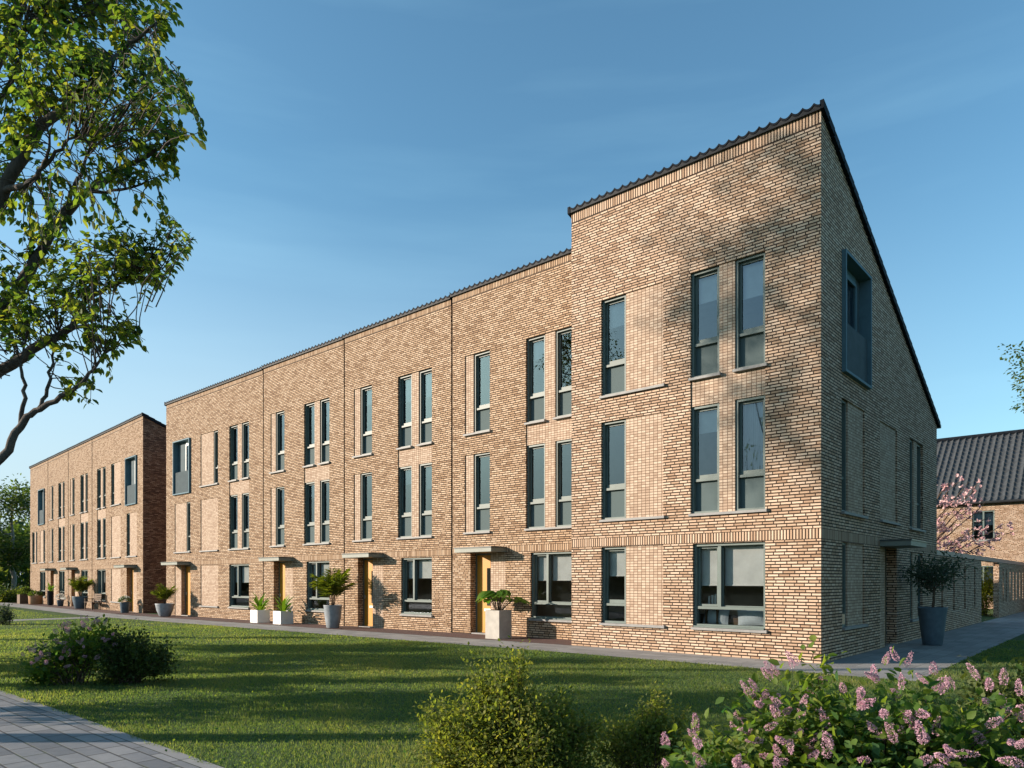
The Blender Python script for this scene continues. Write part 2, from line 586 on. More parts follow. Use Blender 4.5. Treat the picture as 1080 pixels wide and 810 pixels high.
    def lathe(s, prof, sides=28, c=(0, 0, 0), sq=None):
        """profile of (radius, z) swept round the vertical axis"""
        base = len(s.v)
        n = len(prof)
        for r, z in prof:
            for k in range(sides):
                a = 2 * math.pi * k / sides
                s.v.append(tuple(s.T @ Vector((c[0] + r * math.cos(a), c[1] + r * math.sin(a), c[2] + z))))
        for i in range(n - 1):
            for k in range(sides):
                k2 = (k + 1) % sides
                s.f.append([base + i * sides + k, base + i * sides + k2, base + (i + 1) * sides + k2, base + (i + 1) * sides + k])
                s.u += [(k * .1, i * .1), (k * .1 + .1, i * .1), (k * .1 + .1, i * .1 + .1), (k * .1, i * .1 + .1)]
                s.mi.append(0)

    def build(s, name, mats, parent=None, smooth=False):
        me = bpy.data.meshes.new(name)
        me.from_pydata(s.v, [], s.f)
        uvl = me.uv_layers.new(name='UVMap')
        uvl.data.foreach_set('uv', np.array(s.u, dtype=np.float32).ravel())
        if not isinstance(mats, (list, tuple)):
            mats = [mats]
        for m in mats:
            me.materials.append(m)
        me.polygons.foreach_set('material_index', np.array(s.mi, dtype=np.int32))
        if smooth:
            me.polygons.foreach_set('use_smooth', np.ones(len(s.f), dtype=bool))
        me.update()
        return link(name, me, parent)


def link(name, me, parent=None):
    o = bpy.data.objects.new(name, me)
    COL.objects.link(o)
    if parent is not None:
        o.parent = parent
    return o


def thing(name, label, cat, loc=(0, 0, 0), rz=0, group=None):
    o = bpy.data.objects.new(name, None)
    o.empty_display_size = .3
    COL.objects.link(o)
    o.location = loc
    o.rotation_euler = (0, 0, rz)
    return tag(o, label, cat, group)


def tag(o, label, cat, group=None):
    o['label'] = label
    o['category'] = cat
    if group:
        o['group'] = group
    return o


def struct(o):
    o['kind'] = 'structure'
    return o


# ------------------------------------------------------------------ leaves (numpy)
LEAF = (np.array([(0, 0, 0), (.30, .34, .05), (.24, .70, .0), (0, 1, -.14), (-.24, .70, .0), (-.30, .34, .05), (0, .5, -.05)], float),
        [(0, 1, 6), (1, 2, 6), (2, 3, 6), (3, 4, 6), (4, 5, 6), (5, 0, 6)])
NARROW = (np.array([(0, 0, 0), (.09, .4, .02), (0, 1, -.1), (-.09, .4, .02)], float), [(0, 1, 2), (0, 2, 3)])
DIAMOND = (np.array([(0, 0, 0), (.33, .45, .06), (0, 1, -.05), (-.33, .45, .06)], float), [(0, 1, 2), (0, 2, 3)])
BLADE = (np.array([(-.5, 0, 0), (.5, 0, 0), (.36, .6, .05), (0, 1, .22), (-.36, .6, .05)], float), [(0, 1, 2), (0, 2, 4), (4, 2, 3)])
STRAP = (np.array([(-.03, 0, 0), (.03, 0, 0), (-.062, .35, .02), (.062, .35, .02), (-.055, .7, -.06), (.055, .7, -.06), (0, 1, -.26)], float),
         [(0, 1, 3), (0, 3, 2), (2, 3, 5), (2, 5, 4), (4, 5, 6)])
BIGLEAF = (np.array([(0, 0, 0), (.22, .12, .03), (.36, .36, .02), (.28, .7, -.07), (0, 1, -.24), (-.28, .7, -.07), (-.36, .36, .02), (-.22, .12, .03), (0, .3, -.03), (0, .65, -.09)], float),
           [(0, 1, 8), (1, 2, 8), (2, 9, 8), (2, 3, 9), (3, 4, 9), (4, 5, 9), (5, 6, 9), (6, 8, 9), (6, 7, 8), (7, 0, 8)])


def norm(a):
    return a / np.maximum(np.linalg.norm(a, axis=-1, keepdims=True), 1e-9)


def leaf_mesh(name, pos, dirs, nrm, size, tmpl, mat, parent=None, tint=None, width=None):
    pos = np.asarray(pos, float)
    N = len(pos)
    y = norm(np.asarray(dirs, float))
    x = norm(np.cross(y, np.asarray(nrm, float)))
    z = np.cross(x, y)
    V, F = tmpl
    k = len(V)
    size = np.broadcast_to(np.asarray(size, float), (N,))
    wid = size if width is None else np.broadcast_to(np.asarray(width, float), (N,))
    P = (pos[:, None, :] + V[None, :, 0, None] * x[:, None, :] * wid[:, None, None]
         + V[None, :, 1, None] * y[:, None, :] * size[:, None, None] + V[None, :, 2, None] * z[:, None, :] * size[:, None, None])
    F = np.array(F, dtype=np.int32)
    faces = (F[None] + (np.arange(N, dtype=np.int32) * k)[:, None, None]).reshape(-1)
    nf = N * len(F)
    me = bpy.data.meshes.new(name)
    me.vertices.add(N * k)
    me.vertices.foreach_set('co', P.astype(np.float32).ravel())
    me.loops.add(nf * 3)
    me.loops.foreach_set('vertex_index', faces)
    me.polygons.add(nf)
    me.polygons.foreach_set('loop_start', np.arange(nf, dtype=np.int32) * 3)
    me.polygons.foreach_set('loop_total', np.full(nf, 3, dtype=np.int32))
    a = me.attributes.new('tint', 'FLOAT', 'POINT')
    if tint is None:
        tint = rng.random(N)
    a.data.foreach_set('value', np.repeat(np.clip(tint, 0, 1), k).astype(np.float32))
    me.materials.append(mat)
    me.update(calc_edges=True)
    return link(name, me, parent)


def rand_unit(n):
    return norm(rng.normal(size=(n, 3)))


# ------------------------------------------------------------------ houses
def T_front():
    return Matrix.Identity(4)


def T_right(W):
    # (u, d, z) -> (W - d, u, z): the wall that faces +x
    return Matrix(((0, -1, 0, W), (1, 0, 0, 0), (0, 0, 1, 0), (0, 0, 0, 1)))


def T_left():
    # the wall that faces -x: u runs towards -y ; (u, d, z) -> (d, -u, z)
    return Matrix(((0, 1, 0, 0), (-1, 0, 0, 0), (0, 0, 1, 0), (0, 0, 0, 1)))


def T_back(W, dep):
    return Matrix(((-1, 0, 0, W), (0, -1, 0, dep), (0, 0, 1, 0), (0, 0, 0, 1)))


def add_blind(T, u0, u1, z0, z1, d, win, name='blind', mat=None):
    b = MB(T)
    b.face([(u0, d, z0), (u1, d, z0), (u1, d, z1), (u0, d, z1)])
    b.box(u0, u1, d - .012, d + .012, z0 - .02, z0, 0)
    b.build(name, mat or M['blind'], win)


def add_curtain(T, u0, u1, z0, z1, d, win):
    b = MB(T)
    n = max(6, int((u1 - u0) / .03))
    for i in range(n):
        a, c = u0 + (u1 - u0) * i / n, u0 + (u1 - u0) * (i + 1) / n
        da, dc = d + .025 * math.sin(a * 46), d + .025 * math.sin(c * 46)
        b.face([(a, da, z0), (c, dc, z0), (c, dc, z1), (a, da, z1)])
    b.build('curtain', M['curtain'], win)


def tall_window(house, T, u0, u1, z0, z1, lower='frost', dress=None, glass='glass', transom=.73):
    e = .004
    u0, u1, z0, z1 = u0 + e, u1 - e, z0 + e, z1 - e
    f = MB(T)
    f.ring(u0, u1, z0, z1, .05, .062, .235)
    zt = z0 + transom
    f.box(u0 + .05, u1 - .05, .09, .22, zt - .028, zt + .028)
    w = f.build('window', M['frame'], house)
    s = MB(T)
    s.ring(u0 + .052, u1 - .052, zt + .03, z1 - .052, .045, .14, .205, wb=.085)
    s.box(u1 - .052 - .035, u1 - .052 - .012, .125, .139, zt + .30, zt + .42)
    s.build('sash', M['frame'], w)
    p = MB(T)
    p.face([(u0 + .09, .17, zt + .10), (u1 - .09, .17, zt + .10), (u1 - .09, .17, z1 - .09), (u0 + .09, .17, z1 - .09)])
    p.build('pane', M[glass], w)
    q = MB(T)
    q.face([(u0 + .045, .165, z0 + .045), (u1 - .045, .165, z0 + .045), (u1 - .045, .165, zt - .026), (u0 + .045, .165, zt - .026)])
    q.build('balustrade_pane' if lower == 'frost' else 'pane', M['frost'] if lower == 'frost' else M[glass], w)
    if dress:
        kind, amt = dress
        if kind == 'blind':
            add_blind(T, u0 + .06, u1 - .06, z1 - .06 - amt * (z1 - zt), z1 - .05, .26, w)
        elif kind == 'curtain':
            add_curtain(T, u0 + .03, u0 + .03 + amt * (u1 - u0 - .06), z0 + .05, z1 - .05, .30, w)
        elif kind == 'curtain_r':
            add_curtain(T, u1 - .03 - amt * (u1 - u0 - .06), u1 - .03, z0 + .05, z1 - .05, .30, w)
    return w


def wide_window(house, T, u0, u1, z0, z1, blind=.5, split=.36, low=.235):
    e = .004
    u0, u1, z0, z1 = u0 + e, u1 - e, z0 + e, z1 - e
    um, zt = u0 + (u1 - u0) * split, z0 + (z1 - z0) * low
    f = MB(T)
    f.ring(u0, u1, z0, z1, .055, .062, .235, wb=.07)
    f.box(u0 + .055, u1 - .055, .08, .22, zt - .03, zt + .03)
    f.box(um - .035, um + .035, .082, .218, zt + .03, z1 - .055)
    f.box(u0 + .02, u1 - .02, -.02, .0615, z0 + .004, z0 + .035)
    w = f.build('window', M['frame'], house)
    s = MB(T)
    s.ring(u0 + .057, um - .037, zt + .032, z1 - .057, .045, .14, .205)
    s.ring(um + .037, u1 - .057, zt + .032, z1 - .057, .022, .15, .20)
    s.build('sash', M['frame'], w)
    for a, b, c, d in ((u0 + .09, um - .07, zt + .07, z1 - .09), (um + .05, u1 - .07, zt + .045, z1 - .07), (u0 + .05, u1 - .05, z0 + .06, zt - .025)):
        p = MB(T)
        p.face([(a, .17, c), (b, .17, c), (b, .17, d), (a, .17, d)])
        p.build('pane', M['glass_low'], w)
    if blind:
        for a, b in ((u0 + .07, um - .05), (um + .05, u1 - .07)):
            add_blind(T, a, b, z1 - .06 - blind * (z1 - zt), z1 - .05, .26, w)
    return w


def add_sill(house, T, u0, u1, z, d0=-.065):
    s = MB(T)
    s.box(u0 - .015, u1 + .05, d0, .060, z - .05, z + .003)
    s.box(u1 + .02, u1 + .053, d0 - .006, .034, z - .053, z + .012)
    s.build('window_sill', M['sill'], house)


def add_panel(house, T, rects, d=.03):
    p = MB(T)
    for (u0, u1, z0, z1) in rects:
        p.box(u0 + .002, u1 - .002, d, .245, z0 + .002, z1 - .002)
    p.build('brick_panel', M['stack'], house)


def add_canopy(house, T, u0, u1, z, out=.64):
    c = MB(T)
    c.box(u0, u1, -out, -.002, z, z + .115)
    o = c.build('canopy', M['canopy'], house)
    c = MB(T)
    c.box(u0 - .02, u1 + .02, -out - .02, -.0015, z + .117, z + .15)
    c.build('roof_trim', M['canopy_dark'], o)


def add_door(house, T, u0, u1, z0, z1, hinge_left=False):
    e = .003
    f = MB(T)
    f.ring(u0 + e, u1 - e, z0 + .004, z1 - e, .055, .235, .33, wb=.02)
    df = f.build('door', M['frame'], house)
    a, b = u0 + .06, u1 - .06
    l = MB(T)
    l.box(a, b, .255, .305, z0 + .03, z1 - .06)
    l.ring(a, b, z0 + .03, z1 - .06, .05, .247, .2545)
    leaf = l.build('door_leaf', M['door'], df)
    cx = a + (b - a) * .68
    g = MB(T)
    g.box(cx - .065, cx + .065, .243, .2545, z0 + .85, z1 - .45)
    g.build('glass_slit', M['door_glass'], df)
    h = MB(T)
    h.tube([(a + .07, .215, z0 + 1.0), (a + .07, .215, z0 + 1.14)], .012, 8)
    h.box(a + .055, a + .085, .215, .2545, z0 + 1.06, z0 + 1.08)
    h.build('handle', M['steel'], df)
    p = MB(T)
    p.box(cx - .17, cx + .13, .236, .2545, z0 + .68, z0 + .76)
    p.build('letter_plate', M['white'], df)
    st = MB(T)
    st.box(u0 + .01, u1 - .01, .02, .234, z0 - .03, z0 + .025)
    st.build('doorstep', M['sill'], df)


def box_window(house, T, u0, u1, z0, z1, side='left'):
    """projecting metal frame with a ribbed balustrade panel and a small opening window behind it"""
    f = MB(T)
    f.ring(u0, u1, z0, z1, .055, -.085, .245)
    w = f.build('box_frame', M['frame_blue'], house)
    a, b, c, d = u0 + .057, u1 - .057, z0 + .057, z1 - .057
    zm = z0 + 1.10
    r = MB(T)
    n = 26
    for i in range(n):
        x0 = a + (b - a) * i / n
        x1 = a + (b - a) * (i + 1) / n
        r.box(x0, x0 + (x1 - x0) * .72, .0, .03, c + .002, zm)
    r.box(a, b, .0305, .05, c + .002, zm - .002)
    r.build('ribbed_panel', M['panel_metal'], w)
    k = MB(T)
    if side == 'left':
        wa, wb = a + .72, a + 1.46
        k.box(wb + .002, b, .17, .235, zm - .25, d)
        k.box(a, wa - .002, .17, .235, zm - .25, d)
    else:
        wa, wb = b - .78, b - .06
        k.box(a, wa - .002, .17, .235, zm - .25, d)
        k.box(wb + .002, b, .17, .235, zm - .25, d)
    k.build('metal_panel', M['panel_metal'], w)
    g = MB(T)
    g.ring(wa, wb, zm - .25, d - .16, .07, .14, .22)
    g.box(wa, wb, .16, .23, d - .158, d)
    s = g.build('window', M['white'] if side == 'right' else M['frame_blue'], w)
    p = MB(T)
    p.face([(wa + .065, .18, zm - .2), (wb - .065, .18, zm - .2), (wb - .065, .18, d - .22), (wa + .065, .18, d - .22)])
    p.build('pane', M['glass'], w)
    if side == 'right':
        add_curtain(T, wa + .02, wb - .02, zm - .2, d - .2, .30, w)


def wave_roof(house, W, y0, dep, zf, slope, x0=-.02, x1=None, lam=.217, amp=.036, verge=True, verge_left=False, pitch=.34, mat='tile'):
    """black interlocking pantiles falling away to the back"""
    x1 = W + .02 if x1 is None else x1
    nx = max(8, int((x1 - x0) / lam * 12))
    xs = np.linspace(x0, x1, nx)
    ph = (xs / lam) % 1.0
    prof = amp * (1 - 2 * np.abs(np.sin(ph * math.pi)) ** .85)
    L = (dep - y0) / math.cos(math.atan(abs(slope)))
    rows = max(1, int(L / pitch))
    r = MB()
    dy = (dep - y0) / rows
    for i in range(rows):
        ya, yb = y0 + i * dy, y0 + (i + 1) * dy + .05
        za = zf - slope * (ya - y0) + (.0 if slope > 0 else .035)
        zb = zf - slope * (yb - y0) + (.035 if slope > 0 else 0)
        if i % 1 == 0:
            for j in range(nx - 1):
                r.face([(xs[j], ya, za + prof[j]), (xs[j + 1], ya, za + prof[j + 1]), (xs[j + 1], yb, zb + prof[j + 1]), (xs[j], yb, zb + prof[j])])
            if i == 0:
                for j in range(nx - 1):
                    r.face([(xs[j], ya, za + prof[j] - .045), (xs[j + 1], ya, za + prof[j + 1] - .045), (xs[j + 1], ya, za + prof[j + 1]), (xs[j], ya, za + prof[j])])
                    r.face([(xs[j], ya, za + prof[j] - .045), (xs[j], ya + .5, za - slope * .5 + prof[j] - .045), (xs[j + 1], ya + .5, za - slope * .5 + prof[j + 1] - .045), (xs[j + 1], ya, za + prof[j + 1] - .045)])
            if slope < 0:
                for j in range(nx - 1):
                    r.face([(xs[j], ya, za + prof[j] - .04), (xs[j + 1], ya, za + prof[j + 1] - .04), (xs[j + 1], ya, za + prof[j + 1]), (xs[j], ya, za + prof[j])])
    o = r.build('roof', M[mat], house, smooth=False)
    # closed deck under the tiles
    k = MB()
    ze = zf - slope * (dep - y0)
    a = .055
    k.face([(x0 + .03, y0 + .05, zf - a), (x1 - .03, y0 + .05, zf - a), (x1 - .03, dep, ze - a), (x0 + .03, dep, ze - a)])
    if slope > 0:
        k.box(x0 + .01, x1 - .01, y0 + .012, y0 + .049, zf - a - .07, zf - .03)
    k.build('roof_deck', M['lead'], o)
    for on, xv, sg in ((verge, x1, 1), (verge_left, x0, -1)):
        if not on:
            continue
        g = MB()
        for i in range(rows):
            ya, yb = y0 + i * dy, y0 + (i + 1) * dy + .03
            za, zb = zf - slope * (ya - y0), zf - slope * (yb - y0)
            up = .030
            xa, xb = (xv - .02, xv + .055) if sg > 0 else (xv - .055, xv + .02)
            lo, hi = -.13, .035
            q = [(xa, ya, za + lo), (xb, ya, za + lo), (xb, yb, zb + lo + up), (xa, yb, zb + lo + up),
                 (xa, ya, za + hi), (xb, ya, za + hi), (xb, yb, zb + hi + up), (xa, yb, zb + hi + up)]
            for w in ((3, 2, 1, 0), (4, 5, 6, 7), (0, 1, 5, 4), (1, 2, 6, 5), (2, 3, 7, 6), (3, 0, 4, 7)):
                g.face([q[m] for m in w])
        g.build('verge', M['tile'], o)
    return o


DEP = 10.35
SLOPE = .4251


def interior(house, W, zt, dep=DEP, left=True, right=True, back=3.0):
    k = MB()
    for z0, z1 in ((-.15, .02), (2.70, 2.95), (5.65, 5.9)):
        k.box(.11, W - .11, .30, dep - .3, z0, z1)
    k.box(.11, W - .11, .30, 4.4, 8.62, 8.8)
    k.box(.12, W - .12, back, back + .1, .022, 2.69)
    k.box(.12, W - .12, back, back + .1, 2.96, 5.64)
    k.box(.12, W - .12, back, back + .1, 5.91, 8.2)
    if left:
        k.face([(.1, .3, -.1), (.1, 4.6, -.1), (.1, 4.6, 8.3), (.1, .3, 8.3)])
    if right:
        k.face([(W - .1, .3, -.1), (W - .1, 4.6, -.1), (W - .1, 4.6, 8.3), (W - .1, .3, 8.3)])
    k.build('interior', M['plaster'], house)


def shell(house, W, zt, holes, mat, side_right=None, side_left=None, side_mat=None, u0=0):
    """front, side and back brickwork. side_right / side_left: None (party wall), or a list of openings"""
    zb = -.35
    ze = zt - SLOPE * DEP
    b = MB()
    b.sheet([(u0, zb), (W, zb), (W, zt), (u0, zt)], holes, 0)
    k = MB(T_back(W, DEP))
    k.sheet([(0, zb), (W, zb), (W, ze - .05), (0, ze - .05)], [], 0)
    k.build('rear_wall', mat, house)
    if side_right is not None:
        b.T = T_right(W)
        b.sheet([(0, zb), (DEP, zb), (DEP, ze), (0, zt)], side_right, 0, mi=1)
    if side_left is not None:
        b.T = T_left()
        b.sheet([(-DEP, zb), (0, zb), (0, zt), (-DEP, ze)], side_left, 0, mi=1)
    b.build('wall', [mat, side_mat or mat], house)


# storeys of the terraces
G0, G1 = .53, 2.41
A0, A1 = 3.08, 5.46
B0, B1 = 6.09, 8.50
DRESS = {}


def mid_house(name, label, loc, rz, W, seed, group, pipe=True, zt=10.5):
    rr = random.Random(seed)
    h = thing(name, label, 'house', loc, rz, group)
    T = T_front()
    s = W / 5.63
    jw = .065 if W > 5.5 else .11
    n0, w0, w1 = .60 * s, .95 * s, 1.65 * s
    p0, p1, p2, p3 = 3.05 * s, 3.72 * s, 4.08 * s, 4.74 * s
    d0, d1, d2 = .84 * s, 1.65 * s, 2.27 * s
    g0 = 3.22 * s
    holes = [(n0, w1, A0, A1), (n0, w1, B0, B1), (p0, p3, A0, B1), (d0, d2, -.30, 2.44, .36), (g0, p3, G0, G1)]
    shell(h, W, zt, holes, M['brick_main'], u0=jw if pipe else 0)
    add_panel(h, T, [(n0, w0, A0, A1), (n0, w0, B0, B1)])
    add_panel(h, T, [(p1, p2, A0, B1), (p0, p1, A1, B0), (p2, p3, A1, B0)])
    add_panel(h, T, [(d1, d2, -.28, 2.44)], .03)
    opts = [('curtain', .3), ('curtain_r', .35), ('blind', .3), None, None, ('blind', .45)]
    for z0, z1 in ((A0, A1), (B0, B1)):
        for a, b in ((w0, w1), (p0, p1), (p2, p3)):
            tall_window(h, T, a, b, z0, z1, dress=rr.choice(opts))
        add_sill(h, T, n0, w1, z0)
    add_sill(h, T, p0, p3, A0)
    add_sill(h, T, p0, p1, B0)
    add_sill(h, T, p2, p3, B0)
    add_door(h, T, d0, d1, .0, 2.44)
    add_canopy(h, T, d0 - .04, d2 + .02, 2.445)
    wide_window(h, T, g0, p3, G0, G1, blind=rr.choice((.45, .5, .42)))
    add_sill(h, T, g0, p3, G0)
    if pipe:
        p = MB()
        p.box(.001, jw - .001, .09, .14, -.2, zt - .03)
        p.build('movement_joint', M['pipe'], h)
    interior(h, W, zt)
    wave_roof(h, W, -.07, DEP, zt + .085, SLOPE, 0, W, verge=False)
    return h


def end_house(name, label, loc, rz, W, seed, mirror, group, side_mat=None, zt=10.5):
    rr = random.Random(seed)
    h = thing(name, label, 'house', loc, rz, group)
    T = T_front()

    jw = .11

    def X(a, b):
        return (W - b, W - a) if mirror else (a, b)
    f0, f1 = X(.90, 2.66)
    na, nb = X(3.67, 5.36)
    wa, wb = X(4.88, 5.36)
    pa, pb = X(3.67, 4.88)
    pr = [X(6.38, 7.06), X(7.43, 8.09)]
    pr.sort()
    (p0, p1), (p2, p3) = pr
    la, lb = X(.95, 2.63)
    lw = X(2.17, 2.63)
    lp = X(.95, 2.17)
    dd = X(1.60, 2.63)
    dp = X(.95, 1.60)
    holes = [(f0, f1, B0 - .22, B1), (na, nb, B0, B1), (p0, p3, A0, B1), (la, lb, A0, A1), (na, nb, A0, A1), (la, lb, -.30, 2.44, .36),
             (na, nb, G0, 2.41), (p0, p3, G0, G1)]
    shell(h, W, zt, holes, M['brick_main'], side_right=[] if mirror else None, side_left=None if mirror else [], side_mat=side_mat, u0=jw if mirror else 0)
    box_window(h, T, f0 + .003, f1 - .003, B0 - .217, B1 - .003, 'right' if not mirror else 'right')
    add_panel(h, T, [(*pb_, B0, B1) for pb_ in [(pa, pb)]])
    add_panel(h, T, [(*lp, A0, A1)])
    add_panel(h, T, [(na, nb, A0, A1)])
    add_panel(h, T, [(na, nb, G0, 2.41)])
    add_panel(h, T, [(p1, p2, A0, B1), (p0, p1, A1, B0), (p2, p3, A1, B0)])
    add_panel(h, T, [(*dp, -.28, 2.44)], .03)
    opts = [('curtain', .3), ('curtain_r', .3), ('blind', .35), None, ('curtain_r', .6)]
    tall_window(h, T, wa, wb, B0, B1)
    tall_window(h, T, *lw, A0, A1)
    for z0, z1 in ((A0, A1), (B0, B1)):
        tall_window(h, T, p0, p1, z0, z1, dress=rr.choice(opts))
        tall_window(h, T, p2, p3, z0, z1, dress=rr.choice(opts))
    add_sill(h, T, na, nb, B0)
    add_sill(h, T, na, nb, A0)
    add_sill(h, T, na, nb, G0)
    add_sill(h, T, la, lb, A0)
    add_sill(h, T, p0, p3, A0)
    add_sill(h, T, p0, p1, B0)
    add_sill(h, T, p2, p3, B0)
    add_door(h, T, *dd, .0, 2.44)
    add_canopy(h, T, la - .04, lb + .02, 2.445)
    wide_window(h, T, p0, p3, G0, G1, blind=.5)
    add_sill(h, T, p0, p3, G0)
    if mirror:
        p = MB()
        p.box(.001, jw - .001, .09, .14, -.2, zt - .03)
        p.build('movement_joint', M['pipe'], h)
    interior(h, W, zt)
    wave_roof(h, W, -.07, DEP, zt + .085, SLOPE, -.02 if not mirror else 0, W if not mirror else W + .02, verge=mirror, verge_left=not mirror)
    return h


def corner_house():
    W, zt = 5.97, 10.73
    h = thing('corner_house', 'tallest brick house at the near corner, its shaded gable holding a blue metal box window', 'house', (-W, 0, 0))
    T = T_front()
    a0, a1, b0, b1, g0, g1 = 3.06, 5.40, 6.01, 8.32, .60, 2.415
    n0, w1, n1 = .88, 1.55, 2.55
    p0, p1, p2, p3 = 3.215, 3.87, 4.22, 4.875
    holes = [(n0, n1, g0, g1), (n0, n1, a0, a1), (n0, n1, b0, b1), (p0, p3, a0, b1), (3.27, p3, g0, g1)]
    side = [(1.27, 3.16, 5.92, 8.44), (1.26, 2.88, 3.04, 5.40), (4.13, 5.69, 3.05, 5.40), (7.0, 8.55, 3.02, 5.42), (1.30, 2.86, .64, 2.415),
            (4.15, 5.66, -.30, 2.42, .40), (7.05, 8.52, .56, 2.37)]
    shell(h, W, zt, holes, M['brick'], side_right=side, side_left=[], side_mat=M['brick_side'])
    add_panel(h, T, [(w1, n1, g0, g1)])
    add_panel(h, T, [(w1, n1, a0, a1)])
    add_panel(h, T, [(w1, n1, b0, b1)])
    add_panel(h, T, [(p1, p2, a0, b1), (p0, p1, a1, b0), (p2, p3, a1, b0)])
    tall_window(h, T, n0, w1, g0, g1, lower='clear', dress=('blind', .45), glass='glass_low', transom=.44)
    tall_window(h, T, n0, w1, a0, a1)
    tall_window(h, T, n0, w1, b0, b1, dress=('blind', .35))
    tall_window(h, T, p0, p1, a0, a1, dress=('blind', .3))
    tall_window(h, T, p2, p3, a0, a1, dress=('curtain', .9))
    tall_window(h, T, p0, p1, b0, b1, dress=('blind', .35))
    tall_window(h, T, p2, p3, b0, b1, dress=('blind', .45))
    for z in (g0, a0, b0):
        add_sill(h, T, n0, n1, z)
    add_sill(h, T, 3.27, p3, g0)
    add_sill(h, T, p0, p3, a0)
    add_sill(h, T, p0, p1, b0)
    add_sill(h, T, p2, p3, b0)
    wide_window(h, T, 3.27, p3, g0, g1, blind=.60)
    # gable
    S = T_right(W)
    box_window(h, S, 1.273, 3.157, 5.923, 8.437, 'left')
    add_panel(h, S, [(1.76, 2.88, 3.04, 5.40)])
    add_panel(h, S, [(4.13, 5.69, 3.05, 5.40)])
    add_panel(h, S, [(7.57, 7.97, 3.02, 5.42)])
    add_panel(h, S, [(1.74, 2.86, .64, 2.415)])
    add_panel(h, S, [(4.15, 4.69, -.28, 2.42)], .03)
    add_panel(h, S, [(7.45, 8.06, .56, 2.37)])
    tall_window(h, S, 1.26, 1.76, 3.04, 5.40)
    tall_window(h, S, 7.0, 7.57, 3.02, 5.42)
    tall_window(h, S, 7.97, 8.55, 3.02, 5.42)
    tall_window(h, S, 1.30, 1.74, .64, 2.415, lower='clear', glass='glass_low', transom=.44)
    tall_window(h, S, 7.05, 7.45, .56, 2.37, lower='clear', glass='glass_low', transom=.44)
    tall_window(h, S, 8.06, 8.52, .56, 2.37, lower='clear', glass='glass_low', transom=.44)
    add_sill(h, S, 1.26, 2.88, 3.04)
    add_sill(h, S, 4.13, 5.69, 3.05)
    add_sill(h, S, 7.0, 8.55, 3.02)
    add_sill(h, S, 1.30, 2.86, .64)
    add_sill(h, S, 7.05, 8.52, .56)
    add_door(h, S, 4.69, 5.66, .0, 2.42)
    add_canopy(h, S, 4.12, 5.70, 2.425, .66)
    k = MB()
    k.box(.11, W - .27, .30, DEP - .3, -.15, .02)
    k.box(.11, W - .27, .30, DEP - .3, 2.68, 2.93)
    k.box(.11, W - .27, .30, DEP - .3, 5.62, 5.85)
    k.box(.11, W - .27, .30, 4.4, 8.55, 8.75)
    for a, b in ((.022, 2.67), (2.94, 5.61), (5.86, 8.1)):
        k.box(.12, W - .27, 2.7, 2.8, a, b)
        k.box(3.0, 3.1, 4.11, DEP - .31, a, min(b, 5.6))
    k.face([(.1, .3, -.1), (.1, 4.0, -.1), (.1, 4.0, 8.3), (.1, .3, 8.3)])
    k.build('interior', M['plaster'], h)
    wave_roof(h, W, -.07, DEP + .1, zt + .085, SLOPE, -.02, W + .02, verge=True, verge_left=True)
    g = MB(Matrix.Translation((0, 0, 0)))
    g.tube([(-.02, DEP + .16, zt - SLOPE * (DEP + .1) - .02), (W + .08, DEP + .16, zt - SLOPE * (DEP + .1) - .02)], .06, 8)
    g.build('gutter', M['beam'], h)
    return h


corner_house()
Y1 = 1.32
XB = [-5.975, -11.62, -17.24, -22.86, -32.08]
GRP = 'terraced houses of the long middle row'
mid_house('terraced_house', 'brick terraced house with a square concrete planter beside its ochre door', (XB[1], Y1, 0), 0, XB[0] - XB[1], 3, GRP)
mid_house('terraced_house', 'brick terraced house whose ochre door stands right of the tall grey pot with a palm', (XB[2], Y1, -.04), 0, XB[1] - XB[2], 5, GRP)
mid_house('terraced_house', 'brick terraced house with two white box planters in front of its door', (XB[3], Y1, -.06), 0, XB[2] - XB[3], 8, GRP)
end_house('end_terraced_house', 'wide brick house ending the long row, with a bowl-shaped palm pot by its door', (XB[4], Y1, -.09), 0, XB[3] - XB[4], 11, False, GRP)

# the far block, slightly turned
UF = Vector((-.9977, .0658, 0))
NF = Vector((.0658, .9977, 0))
PF = Vector((-35.1, 1.40, -.14))
RZF = math.atan2(-UF.y, -UF.x)
GRF = 'houses of the far brick block'


def far_at(s, d=0):
    """point s metres left of the far block's near corner and d metres in front of its facade"""
    return PF + UF * s - NF * d


WA = 9.17
end_house('end_terraced_house', 'near end house of the far block with a dark red-brown gable wall', far_at(WA), RZF, WA, 21, True, GRF, side_mat=M['brick_red'])
mid_house('terraced_house', 'far block house second from the dark gable, next beyond the bench', far_at(WA + 5.42), RZF, 5.42, 23, GRF)
mid_house('terraced_house', 'far block house with the tall thin dark pot beside its door', far_at(WA + 10.84), RZF, 5.42, 27, GRF)


